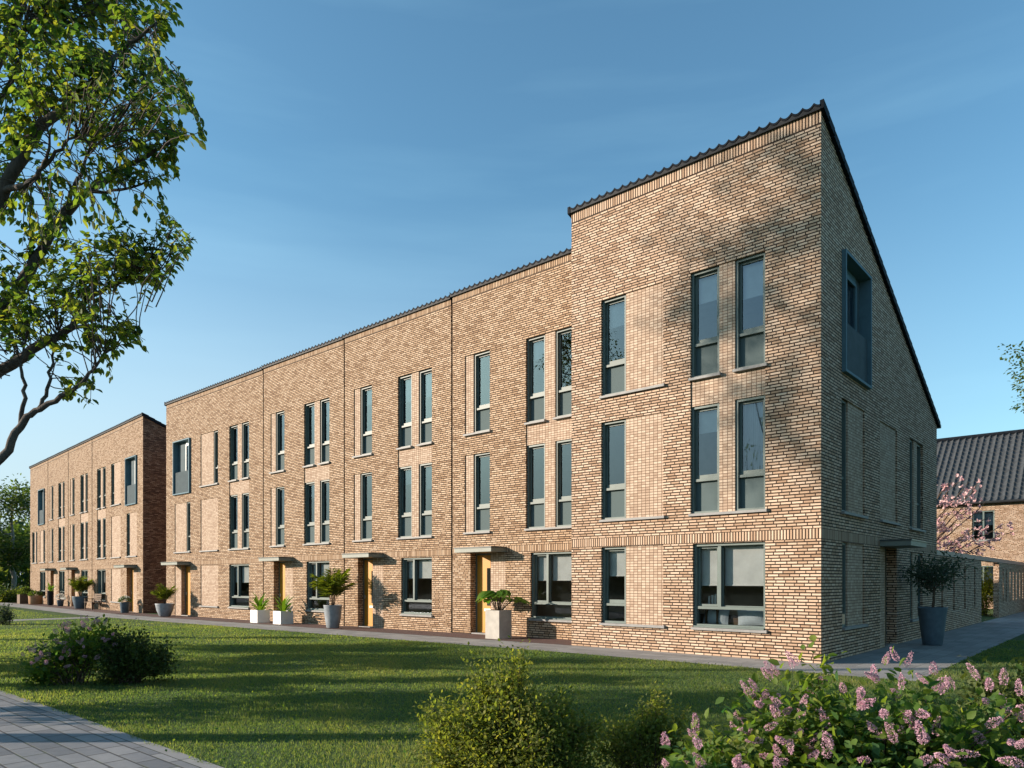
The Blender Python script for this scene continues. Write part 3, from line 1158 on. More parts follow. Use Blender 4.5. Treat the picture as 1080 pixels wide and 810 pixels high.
def last_house():
    W, zt = 5.4, 10.5
    h = thing('end_terraced_house', 'farthest house of the far block, no door, small box window high up', 'house', far_at(WA + 10.84 + W), RZF, GRF)
    T = T_front()
    holes = [(2.80, 4.56, B0 - .22, B1), (.65, 2.25, A0, A1), (3.08, 4.62, A0, A1), (3.08, 4.72, G0, G1)]
    shell(h, W, zt, holes, M['brick_main'], side_left=[])
    box_window(h, T, 2.803, 4.557, B0 - .217, B1 - .003, 'right')
    add_panel(h, T, [(1.28, 1.66, A0, A1)])
    add_panel(h, T, [(3.08, 3.95, A0, A1)])
    tall_window(h, T, .65, 1.28, A0, A1)
    tall_window(h, T, 1.66, 2.25, A0, A1)
    tall_window(h, T, 3.95, 4.62, A0, A1)
    wide_window(h, T, 3.08, 4.72, G0, G1)
    add_sill(h, T, .65, 2.25, A0)
    add_sill(h, T, 3.08, 4.62, A0)
    add_sill(h, T, 3.08, 4.72, G0)
    interior(h, W, zt)
    wave_roof(h, W, -.07, DEP, zt + .085, SLOPE, -.02, W, verge=False, verge_left=True)


last_house()


# ------------------------------------------------------------------ house behind, garden walls
def back_house():
    W, D = 22.0, 10.0
    X0, YB = -16.0, 34.0
    h = thing('back_house', 'brick house with a black pantiled roof, standing behind the garden wall', 'house', (X0, YB, 0))
    ze, zr = 6.15, 10.55
    wins = []
    for x in (4.6, 9.4, 13.3, 17.6):
        wins.append((x, x + 1.08, 3.88, 5.58))
        wins.append((x, x + 1.08, .7, 2.45))
    b = MB()
    b.sheet([(0, -.3), (W, -.3), (W, ze), (0, ze)], wins, 0, .2)
    b.T = T_right(W)
    b.sheet([(0, -.3), (D, -.3), (D, ze), (D / 2, zr), (0, ze)], [], 0)
    b.T = T_left()
    b.sheet([(-D, -.3), (0, -.3), (0, ze), (-D / 2, zr), (-D, ze)], [], 0)
    b.T = T_back(W, D)
    b.sheet([(0, -.3), (W, -.3), (W, ze), (0, ze)], [], 0)
    b.build('wall', M['brick_plain'], h)
    for (x0, x1, z0, z1) in wins:
        f = MB()
        f.ring(x0 + .004, x1 - .004, z0 + .004, z1 - .004, .07, .06, .18)
        f.box((x0 + x1) / 2 - .04, (x0 + x1) / 2 + .04, .065, .175, z0 + .075, z1 - .075)
        f.box(x0 + .075, (x0 + x1) / 2 - .041, .066, .174, z1 - .62, z1 - .55)
        w = f.build('window', M['frame'], h)
        p = MB()
        p.face([(x0 + .06, .12, z0 + .06), (x1 - .06, .12, z0 + .06), (x1 - .06, .12, z1 - .06), (x0 + .06, .12, z1 - .06)])
        p.build('pane', M['glass'], w)
        add_blind(T_front(), x0 + .05, x1 - .05, z1 - .8, z1 - .05, .3, w)
        add_sill(h, T_front(), x0, x1, z0)
    k = MB()
    k.box(.1, W - .1, 3.0, 3.1, 0, 6.0)
    k.build('interior', M['plaster'], h)
    s = -(zr - ze) / (D / 2)
    wave_roof(h, W, -.25, D / 2, ze - .1, s, -.05, W + .05, lam=.33, amp=.07, verge=True, verge_left=True, pitch=.4, mat='tile_grey')
    q = MB()
    q.face([(0, D / 2, zr + .12), (W, D / 2, zr + .12), (W, D + .2, ze), (0, D + .2, ze)])
    ro = q.build('rear_roof', M['tile'], h)
    q = MB()
    q.tube([(-.05, D / 2, zr + .13), (W + .05, D / 2, zr + .13)], .13, 8)
    q.build('ridge', M['tile'], h)
    q = MB()
    q.tube([(-.05, -.30, ze - .14), (W + .05, -.30, ze - .14)], .075, 8)
    q.build('gutter', M['lead'], h)


back_house()


def garden_wall(name, label, y0, y1, slots, cap_to=None):
    w = thing(name, label, 'wall', (0, 0, 0), 0)
    S = Matrix(((0, -1, 0, -.03), (1, 0, 0, 0), (0, 0, 1, 0), (0, 0, 0, 1)))
    zt, th = 2.38, .21
    holes = [(a, a + .30, .62, 2.12, th) for a in slots]
    b = MB(S)
    b.sheet([(y0, -.3), (y1, -.3), (y1, zt), (y0, zt)], holes, 0)
    b.T = Matrix(((0, 1, 0, -.03 - th), (-1, 0, 0, 0), (0, 0, 1, 0), (0, 0, 0, 1)))
    b.sheet([(-y1, -.3), (-y0, -.3), (-y0, zt), (-y1, zt)], [(-a - .30, -a, .62, 2.12, .001) for a in slots], 0)
    b.T = S
    b.face([(y0, 0, -.3), (y0, th, -.3), (y0, th, zt), (y0, 0, zt)])
    b.face([(y1, 0, -.3), (y1, th, -.3), (y1, th, zt), (y1, 0, zt)])
    b.face([(y0, 0, zt), (y1, 0, zt), (y1, th, zt), (y0, th, zt)])
    b.build('wall_body', M['brick_plain'], w)
    k = MB(S)
    for a in slots:
        for i in range(12):
            z = .62 + i * .125 + .0625
            k.box(a + .002, a + .298, .15, th - .012, z, z + .056)
    k.build('header_bricks', M['brick_plain'], w)
    c = MB(S)
    ce = cap_to or y1
    c.box(y0 - (.0 if y0 < 12 else .02), ce, -.035, th + .035, zt + .003, zt + .16)
    c.build('cap_beam', M['beam'], w)
    return w


garden_wall('garden_wall', 'brick garden wall with four toothed slots, joined to the gable under a metal beam', DEP + .01, 18.5, [11.15, 13.0, 14.95, 16.9], cap_to=23.0)
garden_wall('garden_wall', 'second stretch of slotted brick garden wall, beyond the gap with the golden bush', 23.02, 33.9, [24.1, 25.1, 26.3, 27.4, 28.5, 29.8, 31.0, 32.2])

# ------------------------------------------------------------------ ground


def strip(mb, x_list, y0, y1, dz, rot=None):
    for a, b in zip(x_list[:-1], x_list[1:]):
        mb.face([(a, y0, gz(a) + dz), (b, y0, gz(b) + dz), (b, y1, gz(b) + dz), (a, y1, gz(a) + dz)])


g = MB()
xs = [-900, -300, -100, -60, -33, -5, 40, 100, 300, 900]
ys = [-900, -300, -100, -40, 0, 40, 100, 300, 900]
for a, b in zip(xs[:-1], xs[1:]):
    for c, d in zip(ys[:-1], ys[1:]):
        g.face([(a, c, gz(a)), (b, c, gz(b)), (b, d, gz(b)), (a, d, gz(a))])
struct(g.build('lawn', M['lawn']))

g = MB()
strip(g, [-33.0, -5, 1.95], -1.55, -.003, .012)
a, b = far_at(0, 1.32), far_at(40, 1.32)
c, d = far_at(40, 2.9), far_at(0, 2.9)
z = -.13 + .012
g.face([(-33.0, -1.55, z), (-33.0, -.003, z), (a.x, a.y, z), (b.x, b.y, z), (c.x, c.y, z), (d.x, d.y, z)][::-1])
struct(g.build('front_path', M['path']))
g = MB()
g.face([(.002, 0, .008), (1.95, 0, .008), (1.95, 60, .008), (.002, 60, .008)], [(p[1], p[0]) for p in ((.002, 0), (1.95, 0), (1.95, 60), (.002, 60))])
struct(g.build('side_path', M['path']))
g = MB()
strip(g, [-34.9, -33, -5.976], 0, Y1 - .003, .016)
a, b, c, d = far_at(0, 1.32), far_at(0, .003), far_at(25.4, .003), far_at(25.4, 1.32)
z = -.13 + .016
g.face([(p.x, p.y, z) for p in (a, b, c, d)])
struct(g.build('red_paving_strip', M['red_strip']))
g = MB()
z = -.13 + .010
g.face([(-33.0, -11.4, z), (-31.6, -11.4, z), (-31.6, -1.552, z), (-33.0, -1.552, z)])
struct(g.build('cross_path', M['path']))
g = MB()
strip(g, [-80, -33, -5, 14], -17.5, -11.50, .010)
struct(g.build('street', M['street']))
g = MB()
for a, b in ((-80, -33), (-33, -5), (-5, 14)):
    g.face([(a, -11.497, gz(a) + .013), (b, -11.497, gz(b) + .013), (b, -11.37, gz(b) + .013), (a, -11.37, gz(a) + .013)])
struct(g.build('street_edge', M['edge_stone']))


# grass blades
def grass():
    pts = []
    zones = [(-60, 1.95, -11.36, -1.57), (1.97, 9, -11.36, 10), (-70, -34, -11.36, -2.0)]
    cx, cy = CAM.x, CAM.y
    tot = []
    # distance rings with falling density
    for (d0, d1, dens) in ((4.5, 9, 2600), (9, 14, 1500), (14, 20, 800), (20, 30, 330), (30, 62, 90)):
        n = int(dens * math.pi * (d1 ** 2 - d0 ** 2) * .26)
        r = np.sqrt(rng.uniform(d0 ** 2, d1 ** 2, n))
        lim = .64
        th = rng.uniform(-lim - .04, lim, n)
        dep, rt = r * np.cos(th), r * np.sin(th)
        x = cx + CR * rt - SR * dep
        y = cy + SR * rt + CR * dep
        edge = .035 * (np.sin(x * 5.1) + np.sin(x * 13 + 1) + np.sin(y * 7.3)) * .6
        ok = ((x < 1.95) & (y > -11.39 + edge) & (y < -1.545 + edge)) | ((x > 1.93 + edge) & (y > -11.40 + edge) & (y < 9))
        ok &= ~((x < -31.6) & (x > -33.0))
        ok &= ~((x < -33) & (y > -2.35 - (x + 35) * .066))
        tot.append(np.stack([x[ok], y[ok], np.full(ok.sum(), (d0 + d1) / 2)], 1))
    P = np.concatenate(tot)
    n = len(P)
    x, y, dd = P.T
    z = np.where(x > -5, 0, np.maximum(-.13, (x + 5) * .13 / 28))
    # patchy length and colour from a sum of sines
    pat = (np.sin(x * 1.7 + 1.3 * np.sin(y * 1.1)) + np.sin(y * 2.3 + x * .6) + np.sin((x + y) * 4.1)) / 3
    pat2 = (np.sin(x * .55 - y * .8) + np.sin(y * .9 + 2 + x * .23)) / 2
    size = rng.uniform(.022, .050, n) * (1 + .4 * pat)
    wid = .006 * np.clip(dd / 8, .9, 3.0)
    d = np.stack([rng.normal(0, .38, n), rng.normal(0, .38, n), np.ones(n)], 1)
    nr = np.stack([rng.normal(0, 1, n), rng.normal(0, 1, n), rng.normal(0, .2, n)], 1)
    pat3 = np.sin(x * .9 + 2.2 * np.sin(y * .7 + .4)) * np.sin(y * 1.3 + 1.7 * np.sin(x * .6))
    tint = np.clip(rng.normal(.40, .2, n) + .16 * pat + .14 * pat2 + .28 * np.maximum(0, pat3 - .35), 0, 1)
    o = leaf_mesh('grass', np.stack([x, y, z - .004], 1), d, nr, size, BLADE, M['grass_blade'], None, tint, wid)
    o['kind'] = 'stuff'
    # low broad-leaved weeds scattered in the turf
    m = 9000
    idx = rng.integers(0, n, m)
    pp = np.stack([x[idx], y[idx], z[idx] + rng.uniform(.01, .05, m)], 1) + rng.normal(0, .03, (m, 3)) * (1, 1, 0)
    dr = np.stack([rng.normal(0, 1, m), rng.normal(0, 1, m), rng.uniform(.1, .9, m)], 1)
    o = leaf_mesh('clover', pp, dr, np.tile((0, 0, 1.0), (m, 1)) + rng.normal(0, .4, (m, 3)), rng.uniform(.02, .045, m), DIAMOND, M['leaf_lilac'], None,
                  np.clip(rng.normal(.5, .25, m), 0, 1))
    o['kind'] = 'stuff'


grass()


# ------------------------------------------------------------------ trees and shrubs
def curve(p0, p1, bend, n=6, wob=.06):
    p0, p1 = np.array(p0, float), np.array(p1, float)
    L = np.linalg.norm(p1 - p0)
    t = np.linspace(0, 1, n)[:, None]
    mid = (p0 + p1) / 2 + np.array(bend, float)
    P = (1 - t) ** 2 * p0 + 2 * t * (1 - t) * mid + t ** 2 * p1
    w = rng.normal(0, wob * L / n, (n, 3))
    w[0] = 0
    return P + w


def make_tree(name, label, base, H, crown0, rad, leaf, n_limb=9, leaves=5000, mat='leaf_far', bark='bark', trunk_r=.16, group=None, tmpl=DIAMOND, clump=.55, cat='tree', lean=(0, 0), sparse=1.0):
    t = thing(name, label, cat, base, 0, group)
    b = MB()
    top = np.array((lean[0], lean[1], H * .82))
    trunk = curve((0, 0, -.1), top, (rng.normal(0, .25), rng.normal(0, .25), 0), 9, .12)
    b.tube(trunk, np.linspace(trunk_r, trunk_r * .25, 9), 9)
    tips = []
    for i in range(n_limb):
        f = rng.uniform(.0, 1)
        zz = crown0 * .75 + f * (H * .80 - crown0 * .75)
        k = np.interp(zz, trunk[:, 2], np.arange(9))
        i0 = int(min(7, math.floor(k)))
        s = trunk[i0] + (trunk[i0 + 1] - trunk[i0]) * (k - i0)
        az = i * 2.4 + rng.normal(0, .3)
        cz = (zz - crown0 * .75) / (H - crown0)
        rr = rad * math.sqrt(max(.12, 1 - (2 * min(1, cz + .18) - 1) ** 2)) * rng.uniform(.75, 1.05)
        e = np.array((trunk[i0][0] + math.cos(az) * rr, trunk[i0][1] + math.sin(az) * rr, min(H * .97, zz + rr * rng.uniform(.25, .6))))
        lb = curve(s, e, (0, 0, -.1 * rr), 7, .15)
        b.tube(lb, np.linspace(trunk_r * .38, trunk_r * .06, 7), 6)
        for j in range(5):
            q = lb[rng.integers(2, 7)]
            e2 = q + rand_unit(1)[0] * (.45, .45, .35) * rad * rng.uniform(.5, 1) + np.array((0, 0, .12 * rad))
            sb = curve(q, e2, (0, 0, .03), 5, .15)
            b.tube(sb, np.linspace(trunk_r * .13, trunk_r * .035, 5), 5)
            tips += [sb[-1], sb[-2], sb[2]]
        tips.append(lb[-1])
    tips.append(trunk[-1])
    b.build('trunk', M[bark], t, smooth=True)
    tips = np.array(tips)
    n = leaves
    c = rng.integers(0, len(tips), n)
    off = rand_unit(n) * (rng.random(n) ** .5)[:, None] * clump * rad * .55
    off[:, 2] *= .7
    pos = tips[c] + off
    ctint = rng.normal(.5, .16, len(tips))
    d = norm(off + rand_unit(n) * .3 + (0, 0, -.12))
    nr = rand_unit(n) * .6 + (0, 0, 1)
    leaf_mesh('crown', pos, d, nr, rng.uniform(.7, 1.25, n) * leaf, tmpl, M[mat], t, np.clip(ctint[c] + rng.normal(0, .2, n), 0, 1))
    return t


# --- the near tree at the left: limbs read from the photograph, each at its own distance
def near_tree():
    base = at(-165, 612 + 1.62 * FPX / 7.3, 7.3)
    base.z = gz(base.x)
    t = thing('shade_tree', 'near spreading tree with drooping oval leaves reaching in at top left', 'tree', base)
    bo = np.array(base)
    b = MB()

    def W(px, py, d):
        return np.array(at(px, py, d)) - bo
    fork = W(-128, 520, 7.2)
    trunk = np.array([(0, 0, -.1), (.02, .02, .5), (.08, 0, 1.1), tuple(fork * .75 + np.array((0, 0, .05))), tuple(fork)])
    b.tube(trunk, [.27, .22, .20, .18, .17], 12)
    limbs = [
        ([(-128, 520, 7.2), (-60, 525, 7.0), (0, 484, 6.9), (22, 449, 6.9), (41, 431, 6.9), (74, 414, 6.8), (96, 392, 6.8), (110, 372, 6.7)], .075, .012),
        ([(22, 449, 6.9), (25, 412, 6.95), (22, 380, 7.0), (30, 350, 7.1)], .032, .010),
        ([(41, 431, 6.9), (52, 405, 7.0), (55, 375, 7.1), (62, 350, 7.1)], .028, .010),
        ([(-128, 520, 7.2), (-70, 440, 7.3), (0, 393, 7.4), (37, 368, 7.4), (74, 345, 7.4), (93, 316, 7.4), (126, 297, 7.3), (165, 275, 7.2)], .105, .014),
        ([(74, 345, 7.4), (110, 345, 7.3), (145, 352, 7.2)], .03, .008),
        ([(88, 325, 7.4), (92, 290, 7.5), (100, 262, 7.5)], .03, .008),
        ([(-128, 520, 7.2), (-60, 400, 7.6), (0, 331, 7.7), (33, 283, 7.8), (56, 242, 7.8), (93, 203, 7.7), (118, 185, 7.6), (160, 160, 7.5), (195, 140, 7.4)], .12, .014),
        ([(56, 242, 7.8), (75, 205, 7.9), (90, 170, 8.0), (100, 140, 8.0)], .045, .010),
        ([(93, 203, 7.7), (130, 200, 7.5), (165, 190, 7.4)], .03, .008),
        ([(-128, 520, 7.2), (-50, 320, 7.0), (5, 200, 6.9), (37, 140, 6.8), (69, 112, 6.7), (111, 75, 6.6), (133, 48, 6.6), (165, 25, 6.5)], .11, .014),
        ([(5, 200, 6.9), (25, 195, 6.7), (44, 178, 6.6), (65, 155, 6.5), (90, 140, 6.4)], .045, .010),
        ([(44, 178, 6.6), (52, 155, 6.5), (50, 130, 6.5)], .025, .008),
        ([(-128, 520, 7.2), (-70, 280, 7.6), (-20, 110, 7.7), (15, 25, 7.8), (40, -50, 7.9), (60, -140, 8.0)], .14, .02),
        ([(-20, 110, 7.7), (5, 99, 7.4), (20, 64, 7.2), (28, 22, 7.1), (60, -20, 7.0)], .045, .010),
        ([(-128, 520, 7.2), (-150, 300, 7.0), (-180, 100, 7.0), (-200, -80, 7.0)], .13, .02),
        ([(-150, 300, 7.0), (-260, 150, 6.8), (-340, 40, 6.6)], .09, .015),
        ([(-128, 520, 7.2), (-230, 380, 7.6), (-360, 280, 8.0), (-450, 240, 8.2)], .10, .015),
        ([(-150, 300, 7.0), (-100, 150, 8.4), (-60, 0, 9.0)], .09, .015),
    ]
    nodes = []
    for pts, r0, r1 in limbs:
        P = np.array([W(*p) for p in pts])
        # resample smoothly
        k = len(P)
        tt = np.linspace(0, k - 1, k * 4)
        Q = np.zeros((len(tt), 3))
        for q, v in enumerate(tt):
            i = int(min(k - 2, math.floor(v)))
            f = v - i
            p_1, p0, p1, p2 = P[max(i - 1, 0)], P[i], P[i + 1], P[min(i + 2, k - 1)]
            Q[q] = .5 * (2 * p0 + (p1 - p_1) * f + (2 * p_1 - 5 * p0 + 4 * p1 - p2) * f * f + (3 * p0 - p_1 - 3 * p1 + p2) * f ** 3)
        Q[1:-1] += rng.normal(0, .008, Q[1:-1].shape)
        b.tube(Q, np.linspace(r0 * .72, r1 * .8, len(Q)) * np.linspace(1, .9, len(Q)), 9)
        nodes += list(Q[len(Q) // 4:])
    nodes = np.array(nodes)
    clusters = [(30, 20, 48, 34), (90, 22, 55, 36), (150, 22, 40, 32), (60, 75, 58, 34), (128, 80, 55, 36), (180, 98, 28, 26), (196, 138, 24, 18), (145, 135, 44, 26),
                (88, 125, 38, 26), (14, 138, 22, 34), (172, 176, 26, 16), (112, 180, 34, 18), (66, 200, 22, 9), (16, 172, 20, 14), (30, 100, 20, 14),
                (92, 246, 40, 18), (148, 240, 42, 17), (190, 248, 16, 17), (44, 262, 30, 22), (122, 280, 48, 20), (166, 284, 22, 16), (48, 308, 44, 26), (12, 335, 20, 28),
                (98, 318, 30, 16), (128, 342, 22, 13), (146, 362, 13, 9), (60, 362, 22, 9), (110, 366, 24, 10), (16, 376, 14, 8), (84, 402, 13, 8), (112, 392, 11, 7), (92, 424, 9, 7), (72, 415, 6, 5),
                (20, 225, 22, 14), (10, 300, 18, 18), (60, 285, 30, 16), (5, 60, 18, 30),
                # beyond the picture's edge
                (-60, 40, 60, 50), (-60, 140, 50, 50), (-50, 250, 45, 50), (-60, 340, 40, 40), (-150, 60, 80, 60), (-160, 180, 70, 60), (-250, 120, 80, 70), (-330, 200, 70, 60), (-420, 240, 60, 50),
                (-60, -80, 90, 60), (60, -70, 90, 50), (-180, -60, 90, 60), (-300, 20, 70, 60), (-260, 300, 70, 40), (-370, 290, 50, 30)]
    LP, LD, LT = [], [], []
    for (px, py, rx, ry) in clusters:
        inside = px > -20
        n_leaf = int(((6.4 if py < 130 else 7.6) if inside else 2.3) * math.pi * rx * ry / 55)
        depth = rng.normal(7.2, .55)
        per = 9
        for _ in range(max(2, n_leaf // per)):
            a = rng.uniform(0, 2 * math.pi)
            q = math.sqrt(rng.random())
            e = W(px + rx * q * math.cos(a), py + ry * q * math.sin(a), depth + rng.normal(0, .4))
            dist = np.linalg.norm(nodes - e, axis=1)
            cand = np.argsort(dist)[:6]
            s = nodes[rng.choice(cand)]
            L = np.linalg.norm(e - s)
            if L > .75:
                s = e + (s - e) / L * .65
                s = s + np.array((0, 0, -.1))
            tw = curve(s, e, (0, 0, .10 * L), 6, .12)
            b.tube(tw, np.linspace(.006, .0025, 6), 4, False)
            ct = rng.normal(.5, .16)
            for j in range(per):
                f = rng.uniform(.35, 1.02)
                v = f * 5
                i = int(min(4, v))
                p = tw[i] + (tw[i + 1] - tw[i]) * (v - i)
                ax = norm((tw[-1] - tw[0])[None])[0]
                side = norm(np.cross(ax, (0, 0, 1)) + 1e-6)[()] * rng.choice((-1, 1))
                LP.append(p + rng.normal(0, .012, 3))
                LD.append(ax * .55 + side * rng.uniform(.2, .9) + np.array((0, 0, -rng.uniform(.25, 1.1))) + rng.normal(0, .15, 3))
                LT.append(ct + rng.normal(0, .18))
    b.build('trunk', M['bark'], t, smooth=True)
    n = len(LP)
    nr = rand_unit(n) * .45 + (0, 0, 1)
    leaf_mesh('foliage', np.array(LP), np.array(LD), nr, rng.uniform(.056, .092, n), LEAF, M['leaf_tree'], t, np.array(LT))


near_tree()


def frame_edge(depth):
    return at(0, 612, depth)


# young trees just outside the picture at the left: they throw the long shadows on the lawn and stand in the window panes
ST = 'young trees in a row left of the view'
for i, (dep, rt, H, c0, rad, lv) in enumerate([(8.9, -9.7, 5.0, .9, 1.5, 7000), (11.2, -11.0, 4.2, 1.3, .9, 3200), (14.5, -13.6, 5.2, 1.0, 1.6, 7500),
                                              (16.9, -15.6, 5.4, 1.1, 1.4, 5500), (12.9, -16.5, 5.6, 1.6, .8, 2600), (20.3, -19.0, 4.4, 1.6, .7, 1800)]):
    x, y = CAM.x + CR * rt - SR * dep, CAM.y + SR * rt + CR * dep
    make_tree('street_tree', ['round dense young tree nearest the viewer, left of the view', 'slim airy young tree beside the nearest dense one, left of the view', 'broadest dense young tree in the middle of the row left of the view',
                              'dense young tree behind the broadest one, left of the view', 'thin airy tree set farthest left behind the row', 'smallest thin tree at the far end of the row left of the view'][i],
              (x, y, gz(x)), H, c0, rad, .14, 11, lv, 'leaf_far', 'bark', .11, ST)
make_tree('tall_tree', 'tall open-crowned tree beyond the paved street, left of the view', (-22.7, -23.2, gz(-23)), 23.8, 15.6, 4.1, .19, 14, 6000, 'leaf_far', 'bark', .20, None, clump=.34, lean=(-2.2, .3))

# tree at the right edge, beyond the garden wall
rng = np.random.default_rng(41)
p = at(1168, 612, 36)
make_tree('garden_tree', 'green tree whose crown edges in at the right side of the sky', (p.x, p.y, 0), 17.0, 13.0, 3.6, .19, 26, 20000, 'leaf_far', 'bark', .25, None, clump=.42)

# unseen trees added at the right to darken the gable by blocking its sky
for x, y, H, lab in ((10.2, .5, 9.5, 'unseen dense tree nearest the street, added to darken the gable'), (11.0, 7.0, 10.5, 'tallest unseen dense tree by the side path, added to darken the gable'), (10.0, 13.5, 9.0, 'unseen dense tree farthest along the side path, added to darken the gable')):
    make_tree('garden_tree', lab, (x, y, 0), H, 2.0, 3.3, .24, 14, 6500, 'leaf_far', 'bark', .2, 'unseen trees added to darken the gable', clump=.6)

# far trees past the end of the far block
for (px, dep, H, c0, rad, lv, lab, mat, bk) in [
        (13, 64, 11.2, 3.2, 4.2, 8000, 'pale-trunked tree standing past the end of the far block', 'leaf_far', 'bark_pale'),
        (-22, 76, 9.5, 1.0, 5.0, 6000, 'dense dark tree at the left edge behind the pale-trunked tree', 'leaf_far', 'bark'),
        (34, 84, 8.5, .8, 5.0, 6000, 'dark bushy tree half hidden by the far block', 'leaf_dark', 'bark'),
        (-70, 60, 10, 2.2, 4.4, 6000, 'leafy tree just outside the left edge near the far block', 'leaf_far', 'bark')]:
    p = at(px, 612, dep)
    make_tree('far_tree', lab, (p.x, p.y, gz(p.x)), H, c0, rad, .30, 11, lv, mat, bk, .24, 'trees past the far block', clump=.6)


def shrub(name, label, base, lumps, leaf, n, mat, tmpl=DIAMOND, cat='shrub', group=None, stem_r=.012, up=.25, shell=.45):
    """lumps: (dx, dy, z, rx, ry, rz) ellipsoids around the base"""
    t = thing(name, label, cat, base, 0, group)
    b = MB()
    LP, LD = [], []
    LT = []
    vol = np.array([l[3] * l[4] * l[5] for l in lumps]) ** .67
    vol = vol / vol.sum()
    for l, v in zip(lumps, vol):
        c, r = np.array(l[:3]), np.array(l[3:6])
        m = int(n * v)
        ns = max(6, int(m / 90))
        u = rand_unit(ns)
        q = (shell + (1 - shell) * rng.random(ns) ** .7)[:, None] * rng.uniform(.8, 1.13, (ns, 1))
        tips = c + u * q * r
        tips[:, 2] = np.maximum(tips[:, 2], .05)
        for k in range(ns):
            st = curve((c[0] * .25 + rng.normal(0, .05), c[1] * .25 + rng.normal(0, .05), 0), tips[k], (0, 0, .1), 6, .1)
            b.tube(st, np.linspace(stem_r, stem_r * .25, 6), 4, False)
            mm = m // ns
            f = rng.uniform(.55, 1.03, mm)
            i = np.minimum((f * 5).astype(int), 4)
            p = st[i] + (st[i + 1] - st[i]) * (f * 5 - i)[:, None]
            spread = np.mean(r) * .16 + leaf * .4
            p = p + rng.normal(0, spread, (mm, 3))
            LP.append(p)
            ax = norm((st[-1] - st[-3])[None])
            LD.append(ax * .5 + rand_unit(mm) + (0, 0, up))
            LT.append(rng.normal(.5, .13) + rng.normal(0, .17, mm))
    P, D, Tn = np.concatenate(LP), np.concatenate(LD), np.concatenate(LT)
    P[:, 2] = np.maximum(P[:, 2], .01)
    b.build('stems', M['twig'], t, smooth=True)
    nr = rand_unit(len(P)) * .7 + (0, 0, 1)
    leaf_mesh('foliage', P, D, nr, rng.uniform(.7, 1.3, len(P)) * leaf, tmpl, M[mat], t, Tn)
    return t


def gpos(px, dep):
    p = at(px, 612, dep)
    return Vector((p.x, p.y, gz(p.x)))


RT = Vector((CR, SR, 0))     # sideways as seen from the street
FW = Vector((-SR, CR, 0))


def lump(r, f, z, a, b, c):
    v = RT * r + FW * f
    return (v.x, v.y, z, a, b, c)


# boxwood group in the middle foreground
shrub('boxwood_shrub', 'large loose olive-green boxwood shrub in the middle foreground', gpos(540, 5.7),
      [lump(-.46, .05, .46, .30, .34, .40), lump(-.30, .1, .80, .16, .2, .22), lump(-.12, 0, .60, .30, .36, .46), lump(.03, 0, 1.0, .10, .10, .20), lump(-.05, -.05, .90, .16, .16, .2), lump(.26, -.05, .46, .26, .30, .40),
       lump(.45, .05, .62, .11, .13, .26), lump(.60, .05, .50, .12, .10, .14), lump(-.1, -.3, .38, .5, .3, .36), lump(.42, -.1, .26, .26, .2, .24), lump(.66, .05, .28, .2, .2, .26), lump(-.62, .05, .34, .2, .2, .34)],
      .034, 22000, 'leaf_box', DIAMOND, stem_r=.006, shell=.35)
shrub('boxwood_shrub', 'small boxwood shrub between the large boxwood and the lilac', gpos(672, 5.9),
      [lump(.08, 0, .42, .22, .22, .30), lump(.14, .02, .66, .11, .11, .16), lump(-.16, 0, .30, .2, .2, .24), lump(.32, 0, .40, .15, .15, .28)],
      .030, 6200, 'leaf_box', DIAMOND, stem_r=.006, shell=.35)
# shrubs on the lawn at the left
shrub('dark_shrub', 'dark green feathery shrub on the lawn, right beside the pink flowering one', gpos(133, 11.4),
      [lump(-.1, 0, .42, .6, .5, .42), lump(.45, 0, .36, .42, .4, .34), lump(.30, 0, .62, .35, .3, .22), lump(-.25, .1, .66, .34, .3, .22)],
      .050, 8000, 'leaf_dark', DIAMOND)


def panicle_points(L, rad, n):
    f = rng.random(n)
    r = rad * (np.sin(np.clip(f * .92 + .08, 0, 1) * math.pi) ** .7) * (1 - .35 * f)
    a = rng.uniform(0, 2 * math.pi, n)
    bend = L * .18 * f ** 2
    p = np.stack([r * np.cos(a) + bend, r * np.sin(a), f * L], 1) + rng.normal(0, .003, (n, 3))
    d = np.stack([np.cos(a), np.sin(a), rng.uniform(-.2, .7, n)], 1) + rand_unit(n) * .5
    return p, d, np.clip(.5 + np.sin(f * 40) * .12 + np.sin(a * 5) * .1 + rng.normal(0, .2, n), 0, 1)


def panicle_mesh(name, L, rad, n, mat, size=.009):
    p, d, tn = panicle_points(L, rad, n)
    return leaf_mesh(name, p, d, rand_unit(n), rng.uniform(.8, 1.3, n) * size, DIAMOND, mat, None, tn, rng.uniform(.9, 1.4, n) * size * 1.3)


